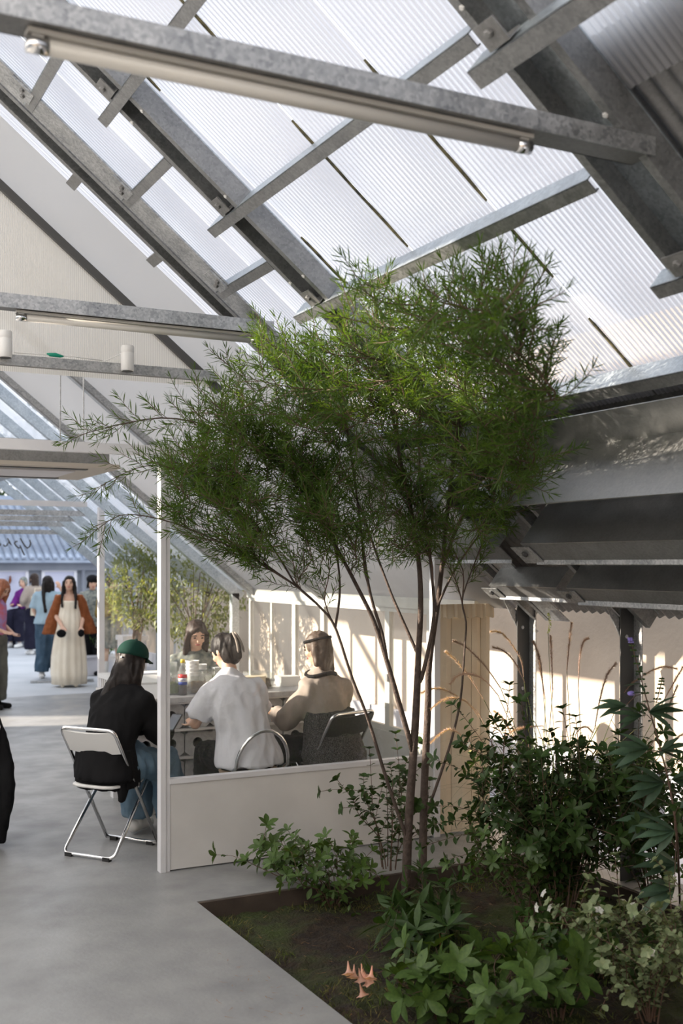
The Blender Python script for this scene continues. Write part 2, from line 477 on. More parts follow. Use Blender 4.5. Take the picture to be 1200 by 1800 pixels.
# tall unseen block added to keep the yard in shade
struct(MB().bb((-16, 22, -.3), (-12, 60, 15)).build('wall_yard_shade', M['house_wall']))
struct(MB().bb((-7.2, -4, -.2), (-7, 15.6, 1.2)).build('wall_left', M['board']))

# ------------------------------------------------------------------ roof skins
ceiling = bpy.data.objects.new('ceiling', None); COL.objects.link(ceiling); struct(ceiling)
def corr(name, x0, x1, y0, y1, off, pitch, amp, m, parent=ceiling, left=False, per=4):
    mb = MB(); n = max(1, round((y1 - y0) / pitch)) * per
    a, b = [], []
    for i in range(n + 1):
        y = y0 + (y1 - y0) * i / n
        o = off + amp * math.sin(2 * math.pi * i / per)
        p, q = RP(x0, y, o), RP(x1, y, o)
        if left: p, q = mirror(p), mirror(q)
        a.append(p); b.append(q)
    vs = a + b
    return mb.add(vs, [(i, i + 1, n + 2 + i, n + 1 + i) for i in range(n)]).build(name, m, parent, True)
SH = .635
ys = [2.972 + SH * k for k in range(20)]
for k in range(5):
    corr('roof_sheet', RIDGE, 3.26, ys[k] + .005, ys[k + 1] - .005, .14, SH / 23, .003, M['poly'])
for k in range(5, 12):
    corr('roof_sheet', RIDGE, 4.52, ys[k] + .005, ys[k + 1] - .005, .14, SH / 8, .003, M['poly'])
for k in range(12, 20):
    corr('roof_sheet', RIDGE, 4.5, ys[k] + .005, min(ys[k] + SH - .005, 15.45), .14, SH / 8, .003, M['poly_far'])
corr('roof_sheet', RIDGE, 3.26, 2.70, 2.967, .14, .029, .003, M['poly'])
corr('roof_sheet', RIDGE, 2.30, 1.72, 2.69, .10, .030, .006, M['poly_grey'])
corr('roof_sheet', RIDGE, 2.30, .70, 1.71, .10, .030, .006, M['poly_grey'])
for a, b in ((-3.9, -1.7), (-1.7, .69)):
    corr('roof_sheet', RIDGE, 2.30, a, b, .10, .12, .006, M['poly_grey'])
# corrugated steel below the clear sheets
for a, b in ((-3.9, -1.4), (-1.4, .5), (.5, 1.6), (1.6, 2.75)):
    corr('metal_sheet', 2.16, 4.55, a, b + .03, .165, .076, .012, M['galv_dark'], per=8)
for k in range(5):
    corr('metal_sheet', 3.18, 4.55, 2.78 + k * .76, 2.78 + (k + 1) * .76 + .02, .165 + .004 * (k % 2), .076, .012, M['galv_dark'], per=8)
# unseen far slope: milky sheets, two clear rows placed to admit sun, steel below
for a, b in ((RIDGE, 1.12), (1.12, 1.62), (1.62, 1.86), (1.86, 2.88), (2.88, 3.4)):
    for y0, y1 in ((-3.9, 1.5), (1.5, 5.2), (5.2, 6.9), (6.9, 7.6), (7.6, 10.4), (10.4, 15.45)):
        clear = (a == 1.12 and y0 == 5.2) or (a == 1.86 and y0 > 7)
        corr('roof_sheet', a, b, y0, y1, .14, .3, .003, M['poly_sun_gap' if clear else 'poly_milky'], left=True)
for y0, y1 in ((-3.9, 1.5), (1.5, 6.2), (6.2, 10.4), (10.4, 15.45)):
    corr('metal_sheet', 3.3, 4.55, y0, y1, .165, .152, .012, M['galv_dark'], left=True)
# mossy sealant left in the joints
for yj, segs in ((4.242, ((1.02, 1.18), (1.32, 1.72), (1.86, 2.42), (2.60, 2.86))), (3.607, ((.95, 1.1), (1.86, 2.40), (2.46, 2.72), (2.9, 3.2))),
                 (2.972, ((1.6, 1.94), (2.02, 2.30), (2.42, 2.66))), (4.877, ((1.2, 1.5), (2.2, 2.5)))):
    for a, b in segs:
        mb = MB(); n = 10; rings = []
        for i in range(n + 1):
            x = a + (b - a) * i / n
            wd = (.0035 + .004 * abs(noise.noise(V((x * 22, yj, 0))))) * (1 if 0 < i < n else .3)
            c = RP(x, yj + .003 * noise.noise(V((x * 9, yj, 5))), .134)
            rings.append([c + V((0, -wd, 0)) - NN * .004, c + V((0, wd, 0)) - NN * .004, c + V((0, wd, 0)) + NN * .006, c + V((0, -wd, 0)) + NN * .006])
        mb.loft(rings).build('joint_seal', M['moss_seam'], ceiling)
# smooth lining under the roof of the inner room
def slab(x0, x1, y0, y1, off, th, name, m, parent=ceiling):
    p = [RP(x0, y0, off), RP(x1, y0, off), RP(x1, y0, off + th), RP(x0, y0, off + th)]
    return MB().ext(p, (0, y1 - y0, 0)).build(name, m, parent)
def thin(x0, x1, y0, y1, off, name, m, parent=ceiling):
    return MB().add([RP(x0, y0, off), RP(x1, y0, off), RP(x1, y1, off), RP(x0, y1, off)], [(0, 1, 2, 3)]).build(name, m, parent)
for a, b in ((6.11, 6.83), (6.83, 8.84), (8.84, 10.40)):
    thin(RIDGE, 4.40, a + .004, b - .004, .02, 'lining_panel', M['lining'])
# gable infill over the inner room
gz = 2.96
gx = (5.064 - gz) / .81
gab = struct(MB().add([(2 * RIDGE - gx, 6.83, gz), (gx, 6.83, gz), (RIDGE, 6.83, 4.90)], [(0, 1, 2)]).build('wall_gable', M['poly_gable']))
pr = [RP(.3, 6.80, -.030), RP(.3, 6.86, -.030), RP(.3, 6.86, .016), RP(.3, 6.80, .016)]
MB().ext(pr, RP(2.62, 0) - RP(.3, 0)).build('edge_angle', M['dark_box'], gab)

# ------------------------------------------------------------------ roof steel
def along(p0, p1, prof):
    """prof: (across, off) pairs; p0,p1 (x,y) on the roof"""
def rafter(y0, y1, label, x0=.25, x1=4.46, m=None, depth=.10, group=None):
    m = m or M['galv_blue']
    t = thing('rafter', label, 'rafter', RP(x1, (y0 + y1) / 2, 0), group)
    vec = RP(x1, 0) - RP(x0, 0)
    th = .006
    c = [RP(x0, y0, depth), RP(x0, y1, depth), RP(x0, y1, depth + th), RP(x0, y0, depth + th)]
    MB().ext(c, vec).build('web', m, t)
    lw = .035
    for ya, sgn in ((y0, 1), (y1, -1)):
        c = [RP(x0, ya, 0), RP(x0, ya + sgn * lw, 0), RP(x0, ya + sgn * lw, th), RP(x0, ya + sgn * th, th), RP(x0, ya + sgn * th, depth), RP(x0, ya, depth)]
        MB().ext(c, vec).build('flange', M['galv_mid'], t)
    return t
def bolt(c, nrm, r=.011, h=.010):
    n = V(nrm).normalized(); mb = MB(); a = n.orthogonal(); b = n.cross(a)
    rings = []
    for k, rr in ((0, r), (h, r), (h * 1.25, r * .7)):
        rings.append([V(c) + n * k + (a * math.cos(i * math.pi / 3) + b * math.sin(i * math.pi / 3)) * rr for i in range(6)])
    return mb.loft(rings)
r1 = rafter(2.67, 2.92, 'wide galvanised rafter that the nearest tie beam ends against', x1=4.5)
r2 = rafter(4.86, 5.05, 'galvanised channel rafter carrying the far ends of the long purlins')
r3 = rafter(5.78, 5.95, 'bluish channel rafter beside the bright gap along the smooth lining')
# spangled flat strip bolted along the third rafter
vec = RP(4.46, 0) - RP(.25, 0)
MB().ext([RP(.25, 5.58, .004), RP(.25, 5.77, .004), RP(.25, 5.77, .012), RP(.25, 5.58, .012)], vec).build('flat_strip', M['galv'], r3)
for x in (1.07, 1.57, 2.09, 2.62):
    pl = MB().ext([RP(x, 5.585, -.006), RP(x, 5.70, -.006), RP(x, 5.70, .004), RP(x, 5.585, .004)], T * .13).build('bolt_plate', M['galv'], r3)
    for yy, dx in ((5.62, .07), (5.665, .085)):
        bolt(RP(x + dx * .777, yy, -.006), -NN).build('bolt', M['galv_dark'], pl)
for x in (1.0, 1.45, 1.9, 2.35):
    MB().ext([RP(x, 5.95, .0), RP(x, 6.11, .0), RP(x, 6.11, .03), RP(x, 5.95, .03)], T * .06).build('spacer', M['galv_dark'], r3)
for rr, yy in ((r1, (2.70, 2.89)), (r2, (4.88, 5.03))):
    for x in (1.4, 1.8, 2.2, 2.75, 3.1):
        for y_ in yy:
            bolt(RP(x + .1, y_, 0), -NN, .008, .005).build('rivet', M['white_plastic'], rr)
# purlins: web facing the ridge, flange turned down the slope
def purlin(x, y0, y1, label, h=.10, wd=.055, drop=0.0, m=None, lip=.018, brackets=()):
    t = thing('purlin', label, 'purlin', RP(x, y0, -drop))
    c = RP(x, y0, -drop) - T * wd; th = .005; L = (0, y1 - y0, 0)
    MB().ext([c, c + T * th, c + T * th + NN * h, c + NN * h], L).build('web', m or M['galv_blue'], t)
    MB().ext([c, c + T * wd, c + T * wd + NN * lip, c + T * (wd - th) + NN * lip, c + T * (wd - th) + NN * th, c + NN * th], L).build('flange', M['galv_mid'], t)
    for yb in brackets:
        d = c - T * .008
        b = MB().ext([d - T * .085, d, d + NN * .0 + T * 0, d + NN * .06, d + NN * .06 - T * .006, d + NN * .006 - T * .006, d + NN * .006 - T * .085], (0, .10, 0))
        for v_i in range(len(b.v)): b.v[v_i] = (b.v[v_i][0], b.v[v_i][1] + yb - y0, b.v[v_i][2])
        br = b.build('bracket', M['galv_dark'], t)
        bolt(d + V((0, yb - y0 + .05, 0)) - T * .05, -NN, .012).build('bolt', M['galv_dark'], br)
    return t
purlin(1.444, 2.93, 5.235, 'long galvanised purlin highest under the clear roof sheets', drop=.015, brackets=(4.92,))
purlin(1.995, 2.93, 5.245, 'long galvanised purlin crossing behind the middle of the nearest tie beam', drop=.015, brackets=(4.92,))
purlin(2.467, 2.93, 5.255, 'long galvanised purlin just above the tree top', drop=.015, brackets=(4.92,))
purlin(3.150, .4, 4.84, 'galvanised eave purlin between clear sheets and dark cladding', wd=.06, drop=.0)
purlin(2.07, .3, 2.96, 'near galvanised purlin with a cut end catching the light', h=.10, wd=.07, drop=.085, m=M['galv_blue'], brackets=(2.72,))
purlin(2.80, .6, 2.95, 'short galvanised purlin end pointing out beside the wide rafter', h=.09, drop=.08, brackets=(2.72,))
for x, lb in ((1.196, 'short galvanised purlin, highest between the two doubled rafters'), (1.70, 'short galvanised purlin, middle of three between the doubled rafters'),
              (2.223, 'short galvanised purlin, lowest of three between the doubled rafters')):
    purlin(x, 5.055, 5.76, lb, h=.09, drop=.0)
# deep eave beams of folded sheet at the low edge of the roof
def eave_beam(x, h, y0, y1, flange, wd, lip, label, group=None):
    t = thing('eave_beam', label, 'eave beam', RP(x, y0, -h), group)
    top = RP(x, y0, .02); L = (0, y1 - y0, 0); th = .006
    bot = RP(x, y0, -h)
    if flange > 0:
        MB().ext([top, top - T * flange, top - T * flange + NN * th, top + NN * th], L).build('upper_flange', M['sheet_metal'], t)
    MB().ext([top, bot, bot + T * th, top + T * th], L).build('web', M['sheet_metal'], t)
    if wd > 0:
        MB().ext([bot + T * th, bot + T * wd, bot + T * wd + NN * th, bot + T * th + NN * th], L).build('lower_flange', M['galv_dark'], t)
        MB().ext([bot + T * wd, bot + T * wd - V((0, 0, lip)), bot + T * (wd - th) - V((0, 0, lip)), bot + T * (wd - th)], L).build('lip', M['galv'], t)
        bp = bot - NN * .004
        br = MB().ext([bp + T * .02, bp + T * (wd + .01), bp + T * (wd + .01) - NN * .005, bp + T * .02 - NN * .005], (0, .16, 0))
        o = br.build('end_bracket', M['galv'], t)
        o.location.y += (y1 - y0) - .06
        bl = bolt(bp + T * wd * .5 - NN * .005 + V((0, y1 - y0 + .02, 0)), -NN, .014, .012).build('bolt', M['dark_box'], o)
    return t
eave_beam(3.353, .328, .5, 4.80, .185, 0, 0, 'uppermost deep folded steel eave beam reflecting green')
eave_beam(3.616, .276, .5, 4.70, 0, .14, .022, 'second deep folded steel eave beam with a pale spangled face')
eave_beam(4.02, .160, .5, 4.93, 0, .115, .026, 'lowest folded steel eave beam resting over the posts')
eave_beam(3.353, .30, 5.08, 5.72, .16, .0, .0, 'short deep steel eave beam behind the tree between doubled rafters')
eave_beam(3.70, .20, 5.08, 5.72, 0, .12, .02, 'short steel eave beam with rounded lip behind the second rafter')
eave_beam(4.05, .13, 5.08, 5.74, 0, .11, .02, 'short dark steel eave beam over the post nearest the curtain')
# posts under the eave
def post(x, y, label):
    t = thing('eave_post', label, 'post', (x, y, 0))
    MB().bb((x - .05, y - .004, -.05), (x + .05, y + .004, 1.56)).build('flange', M['dark_box'], t)
    MB().bb((x + .046, y - .07, -.05), (x + .054, y + .004, 1.56)).build('side_flange', M['galv'], t)
    MB().ext([(x - .16, y + .008, 1.60), (x + .13, y + .008, 1.37), (x + .05, y + .008, 1.30), (x - .02, y + .008, 1.36)], (0, .008, 0)).build('gusset', M['galv'], t)
    for z in (.5, 1.0, 1.4): bolt((x - .01, y - .004, z), (0, -1, 0), .009, .005).build('bolt', M['galv'], t)
post(4.42, 6.00, 'dark steel post beside the cream curtain')
post(4.40, 4.98, 'dark steel post behind the purple flower spike')
# tie beams with tubes
def tie(y, x0, x1, z, h, wd, label, tubes=None, group=None):
    t = thing('tie_beam', label, 'tie beam', (x1, y, z), group)
    th = .005
    MB().bb((x0, y, z), (x1, y + th, z + h)).build('face', M['galv'], t)
    MB().bb((x0, y + th, z + h - th), (x1, y + wd, z + h)).bb((x0, y + th, z + .004), (x1, y + wd, z + .010)).bb((x0, y + wd - th, z + .004), (x1, y + wd, z + h)).build('channel', M['galv_dark'], t)
    return t
def tube_light(x0, x1, y, z, label, r=.014):
    t = thing('tube_light', label, 'lamp', ((x0 + x1) / 2, y, z))
    MB().tube([(x0 + .05, y, z), (x1 - .05, y, z)], r, 14).build('tube', M['tube_glass'], t, True)
    for a, b in ((x0, x0 + .05), (x1 - .05, x1)):
        MB().tube([(a, y, z), (b, y, z)], r * 1.06, 14).build('end_cap', M['chrome'], t, True)
        MB().box(((a + b) / 2, y, z + r + .012), (.03, .02, .03)).build('clip', M['white_plastic'], t)
    MB().bb((x0 - .0, y - .022, z + r + .002), (x1, y + .022, z + r + .014)).build('batten', M['tube_glass'], t)
tie(2.655, -2.3, 2.46, 3.088, .058, .11, 'galvanised tie beam nearest the camera, across the top of the view')
tube_light(.55, 2.02, 2.71, 3.055, 'white fluorescent tube under the nearest tie beam', .020)
tie(5.62, -2.3, 2.47, 3.072, .07, .10, 'galvanised tie beam in front of the ribbed gable')
tube_light(1.10, 2.40, 5.675, 3.040, 'white fluorescent tube under the tie beam before the ribbed gable', .018)
tie(6.74, -2.3, 2.58, 2.985, .062, .07, 'galvanised tie beam carrying two white spot cylinders')
for u, v, lb in ((9, 605, 'white spot cylinder at the left edge of the gable beam'), (224, 630, 'white spot cylinder farther right on the gable beam')):
    p = at(u, v, Y=6.69)
    t = thing('spot_lamp', lb, 'lamp', p)
    MB().lathe(p, [(.036, -.078), (.040, -.070), (.040, .03), (.0385, .032), (.0385, .036), (.040, .038), (.040, .072), (.036, .078)], 20).build('housing', M['white_plastic'], t, True)
    MB().lathe(p + V((0, 0, -.080)), [(.034, 0), (.034, .004)], 16).build('lens', M['black'], t)
    MB().tube([p + V((0, .035, .02)), p + V((0, .052, .02))], .008).build('stem', M['white_plastic'], t)
    MB().tube([p + V((-.035, .02, .03)), p + V((-.09, .05, -.0)), p + V((-.12, .055, -.015))], .003, 6).build('cable', M['white_plastic'], t)
cb = [at(u, v, Y=6.735) for u, v in ((25, 620), (60, 622), (92, 624), (130, 627), (180, 634))]
ca = tag(MB().tube(cb, .003, 6).build('cable', M['white_plastic'], None, True), 'thin cable with a green tape joint along the gable beam', 'cable')
p = at(97, 624, Y=6.733)
MB().tube([p + V((-.05, 0, .004)), p + V((-.03, 0, 0)), p + V((0, 0, 0)), p + V((.03, 0, -.004)), p + V((.05, 0, -.004))], [.004, .011, .013, .010, .004], 8).build('tape', M['green_tape'], ca, True)

# inner-room roof ribs and far frames
for y, lb in ((8.85, 'pale roof rib across the lining over the air conditioner'), (10.42, 'pale roof rib where the lining ends')):
    t = thing('rafter', lb, 'rafter', RP(4.4, y, 0))
    pr = [RP(.25, y - .05, -.035), RP(.25, y + .05, -.035), RP(.25, y + .05, .018), RP(.25, y - .05, .018)]
    MB().ext(pr, RP(4.4, 0) - RP(.25, 0)).build('rib', M['galv'], t)
    MB().ext([RP(.25, y - .06, -.042), RP(.25, y - .035, -.042), RP(.25, y - .035, -.035), RP(.25, y - .06, -.035)], RP(4.4, 0) - RP(.25, 0)).build('edge', M['galv_dark'], t)
def far_frame(y, zt, n):
    xt = (5.064 - zt) / .81
    t = thing('roof_frame', ['far roof frame just beyond the inner glass bar', 'far roof frame second beyond the inner glass bar', 'far roof frame before the last one', 'last roof frame at the open far end', 'far roof frame above the air conditioner panel', 'far roof frame behind the air conditioner'][n], 'roof frame', (4.5, y, 0))
    pr = [RP(.25, y - .04, 0), RP(.25, y + .04, 0), RP(.25, y + .04, .10), RP(.25, y - .04, .10)]
    MB().ext(pr, RP(4.5, 0) - RP(.25, 0)).build('slope_bar', M['galv_blue'], t)
    MB().bb((-3, y - .03, zt), (xt, y + .03, zt + .06)).build('tie_bar', M['galv'], t)
    MB().bb((4.42, y - .04, -.02), (4.5, y + .04, 1.5)).build('upright', M['galv_blue'], t)
for y, zt, n in ((13.05, 2.37, 0), (13.75, 2.33, 1), (14.5, 2.29, 2), (15.3, 2.21, 3), (11.2, 2.98, 4), (12.1, 2.75, 5)): far_frame(y, zt, n)
for x, lb in ((1.9, 'far purlin, upper of two over the open end'), (2.7, 'far purlin, lower of two over the open end')):
    purlin(x, 10.5, 15.4, lb, h=.06, wd=.05)

# ------------------------------------------------------------------ glass partition, inner room
pt = thing('glass_partition', 'white framed glass partition with a solid low panel behind the tree', 'partition', (2.09, 6.37, 0))
MB().bb((2.060, 6.335, 0), (2.092, 6.40, 2.45)).bb((2.094, 6.345, 0), (2.120, 6.395, 2.45)).build('post', M['white'], pt)
MB().bb((3.945, 6.335, 0), (3.99, 6.40, 1.86)).build('post', M['white'], pt)
MB().bb((2.12, 6.35, .008), (3.945, 6.39, .515)).build('low_panel', M['board'], pt)
MB().bb((2.12, 6.34, .516), (3.945, 6.40, .545)).build('sill_rail', M['white'], pt)
MB().bb((-3.2, 6.345, 2.452), (3.12, 6.395, 2.51)).build('top_rail', M['white'], pt)
MB().add([(2.12, 6.368, .546), (3.945, 6.368, .546), (3.945, 6.368, 1.84), (3.17, 6.368, 2.45), (2.12, 6.368, 2.45)], [(0, 1, 2, 3, 4)]).build('glass_pane', M['glass'], pt)
pf = thing('glass_partition', 'far white framed glass partition behind the seated people', 'partition', (3.36, 12.5, 0))
MB().bb((3.33, 12.46, 0), (3.395, 12.53, 2.45)).build('post', M['white'], pf)
MB().bb((-3.2, 12.47, 2.45), (3.2, 12.52, 2.51)).build('top_rail', M['white'], pf)
MB().add([(3.395, 12.5, .1), (4.36, 12.5, .1), (4.36, 12.5, 1.5), (3.395, 12.5, 2.3)], [(0, 1, 2, 3)]).build('glass_pane', M['glass'], pf)
MB().bb((3.395, 12.48, 0), (4.36, 12.52, .1)).build('sill_rail', M['white'], pf)

# right-hand window wall of the inner room
wl = struct(MB().bb((4.34, 6.45, 0), (4.42, 10.56, .50)).bb((4.34, 6.45, 1.475), (4.42, 10.56, 1.56)).build('wall_right', M['alu']))
edges = [6.50, 7.70, 8.86, 9.46, 10.54]
for k in range(4):
    a, b = edges[k], edges[k + 1]
    x = 4.375
    wn = struct(MB().bb((x - .02, a, .50), (x + .02, a + .035, 1.475)).bb((x - .02, b - .035, .50), (x + .02, b, 1.475)).bb((x - .02, a + .035, .50), (x + .02, b - .035, .54)).bb((x - .02, a + .035, 1.44), (x + .02, b - .035, 1.475)).build('window_%d' % (k + 1), M['alu']))
    MB().add([(x, a + .035, .54), (x, b - .035, .54), (x, b - .035, 1.44), (x, a + .035, 1.44)], [(0, 1, 2, 3)]).build('pane', M['glass_window'], wn)
    mdl = (a + b) / 2
    if k in (0, 3):
        MB().bb((x - .012, mdl - .018, .54), (x + .012, mdl + .018, 1.44)).build('sash_bar', M['alu'], wn)
    if k == 0: MB().box((x - .03, b - .03, .92), (.03, .03, .06)).build('latch', M['galv_dark'], wn)
# cream folding curtain between glass and eave post
ct = thing('folding_curtain', 'cream folding curtain between the glass partition and the dark post', 'curtain', (4.19, 6.37, 0))
xs = [3.995, 4.10, 4.25, 4.335, 4.40]
for k in range(4):
    y = 6.35 + (.018 if k % 2 else 0); y2 = 6.35 + (0 if k % 2 else .018)
    rings = []
    n = 10
    for j in range(n + 1):
        z = .012 + 1.46 * j / n
        wob = .006 * noise.noise(V((k * 3.1, z * 3, 0)))
        rings.append([V((xs[k], y + wob, z)), V(((xs[k] + xs[k + 1]) / 2, (y + y2) / 2 - .008 + wob, z)), V((xs[k + 1] - .004, y2 + wob, z)), V((xs[k + 1] - .004, y2 + .02 + wob, z)), V((xs[k], y + .02 + wob, z))])
    MB().loft(rings).build('panel', M['cream'], ct)
rings = []
for j in range(25):
    x = 3.99 + .43 * j / 24
    d = .006 * math.sin(j * 2.4)
    rings.append([V((x, 6.325 + d, 1.455 + .008 * math.sin(j * 1.3))), V((x, 6.33 + d, 1.545)), V((x, 6.345, 1.545)), V((x, 6.345, 1.455))])
MB().loft(rings).build('pelmet', M['cream'], ct)
# ceiling cassette of the inner room
ac = thing('air_conditioner', 'beige ceiling cassette air conditioner seen through the glass', 'air conditioner', (1.8, 8.6, 2.55))
ax0, ax1, ay0, ay1, az = 1.05, 2.27, 7.92, 9.15, 2.50
MB().ext([(ax0, ay0, az), (ax1, ay0, az), (ax1, ay1, az), (ax0, ay1, az)], (0, 0, .03)).build('panel', M['ac_panel'], ac)
MB().bb((ax0 + .1, ay0 + .1, az + .03), (ax1 - .05, ay1 - .1, az + .17)).build('body', M['galv_dark'], ac)
MB().bb((ax0 + .25, ay0 + .12, az - .006), (ax1 - .2, ay0 + .2, az)).build('air_slot', M['dark_box'], ac)
MB().bb((ax0 + .25, ay1 - .2, az - .006), (ax1 - .2, ay1 - .12, az)).build('air_slot', M['dark_box'], ac)
MB().bb((ax0 + .3, ay0 + .3, az - .008), (ax1 - .25, ay1 - .3, az)).build('grille', M['plinth'], ac)
for x in (ax0 + .2, ax1 - .2):
    for y in (ay0 + .25, ay1 - .25):
        MB().tube([(x, y, az + .1), (x, y, 5.064 - .81 * x + .02 if x > .2 else 4.9)], .005, 6).build('rod', M['galv'], ac)
for k in range(3):
    MB().tube([(ax0 + .35, ay0 + .15 + .04 * k, az + .12), (ax0 + .05, ay0 + .1, az + .16 + .03 * k), (ax0 - .6, ay0 + .05, az + .33 + .03 * k)], .014, 8).build('pipe', M['black'], ac)
# ------------------------------------------------------------------ people
def voxel(mb, name, m, parent, vox=.012, smooth=4, fold=0.0, fscale=9.0, stretch=(1, 1, .45), seed=0):
    """fuse overlapping pieces into one continuous skin"""
    me = mb.mesh('tmp', [])
    t = bpy.data.objects.new('tmp', me); COL.objects.link(t)
    md = t.modifiers.new('r', 'REMESH'); md.mode = 'VOXEL'; md.voxel_size = vox
    if smooth:
        ms = t.modifiers.new('s', 'SMOOTH'); ms.factor = .5; ms.iterations = smooth
    dg = bpy.context.evaluated_depsgraph_get()
    out = bpy.data.meshes.new_from_object(t.evaluated_get(dg))
    bpy.data.objects.remove(t); bpy.data.meshes.remove(me)
    out.name = name
    if fold:
        nv = [v.normal.copy() for v in out.vertices]
        for v, n in zip(out.vertices, nv):
            c = v.co
            q = V((c.x * stretch[0], c.y * stretch[1], c.z * stretch[2])) * fscale
            a = 1 - abs(noise.noise(q + V((seed, 0, 0)))) * 2.2
            b_ = 1 - abs(noise.noise(q * 2.3 + V((seed, 5, 0)))) * 2.4
            v.co = c + n * fold * (a - .45 + .45 * (b_ - .4))
    out.materials.clear(); out.materials.append(m)
    out.polygons.foreach_set('use_smooth', [True] * len(out.polygons))
    o = bpy.data.objects.new(name, out); COL.objects.link(o)
    o.parent = parent
    return o
def ell(c, rx, ry, side, n=14, fwd=None, up=None):
    c = V(c); s = V(side).normalized()
    f = V(fwd).normalized() if fwd is not None else V((0, 0, 1)).cross(s).normalized()
    return [c + s * rx * math.cos(2 * math.pi * i / n) + f * ry * math.sin(2 * math.pi * i / n) for i in range(n)]
def lerp(a, b, t): return V(a) * (1 - t) + V(b) * t

def pose(sit=False, **k):
    if sit:
        j = dict(pelvis=(0, 0, .53), waist=(0, .0, .68), chest=(0, .04, .86), neck=(0, .07, 1.03), head=(0, .11, 1.18),
                 hl=(-.09, 0, .52), hr=(.09, 0, .52), kl=(-.11, .43, .50), kr=(.11, .43, .50), al=(-.11, .42, .09), ar=(.11, .42, .09),
                 sl=(-.165, .05, .945), sr=(.165, .05, .945), el=(-.21, .12, .72), er=(.21, .12, .72), wl=(-.12, .33, .70), wr=(.12, .33, .70))
    else:
        j = dict(pelvis=(0, 0, .88), waist=(0, .01, 1.02), chest=(0, .01, 1.20), neck=(0, 0, 1.36), head=(0, .02, 1.50),
                 hl=(-.085, 0, .86), hr=(.085, 0, .86), kl=(-.09, .02, .47), kr=(.09, .02, .47), al=(-.095, -.01, .08), ar=(.095, -.01, .08),
                 sl=(-.165, 0, 1.31), sr=(.165, 0, 1.31), el=(-.20, -.02, 1.05), er=(.20, -.02, 1.05), wl=(-.21, .05, .82), wr=(.21, .05, .82))
    j['look'] = (0, 1, -.1)
    j.update(k)
    return {a: V(b) for a, b in j.items()}
def head_basis(j):
    f = j['look'].normalized()
    r = f.cross(V((0, 0, 1))).normalized()
    u = r.cross(f).normalized()
    return r, f, u
def hand(mb, wrist, elbow, curl, palm_dir, side):
    """palm and five tapered fingers; curl 0..1 closes them"""
    d = (V(wrist) - V(elbow)).normalized()
    n = V(palm_dir); n = (n - d * n.dot(d)).normalized()
    s = d.cross(n) * side
    w = V(wrist)
    rings = []
    for t, rx, ry in ((-.01, .024, .018), (.02, .030, .016), (.06, .038, .014), (.085, .037, .012)):
        rings.append([w + d * t + s * rx * math.cos(a) + n * ry * math.sin(a) for a in [2 * math.pi * i / 10 for i in range(10)]])
    mb.loft(rings)
    for k, (off, L) in enumerate(((-.027, .068), (-.009, .078), (.009, .074), (.026, .058))):
        p = w + d * .08 + s * off; dr = d.copy()
        for q in range(3):
            ang = curl * (.5 + .25 * q)
            dr = (dr * math.cos(ang) + n * math.sin(ang)).normalized()
            e = p + dr * L * (.42, .32, .26)[q]
            mb.cap(p, e, .0088 - .0008 * q, .0080 - .0008 * q, 7); p = e
    p = w + d * .025 - s * .026
    dr = (d * .75 - s * .6 + n * .25).normalized()
    e = p + dr * .042; mb.cap(p, e, .012, .010, 7)
    dr = (dr + n * curl * .8 + d * .3).normalized()
    mb.cap(e, e + dr * .03, .010, .008, 7)
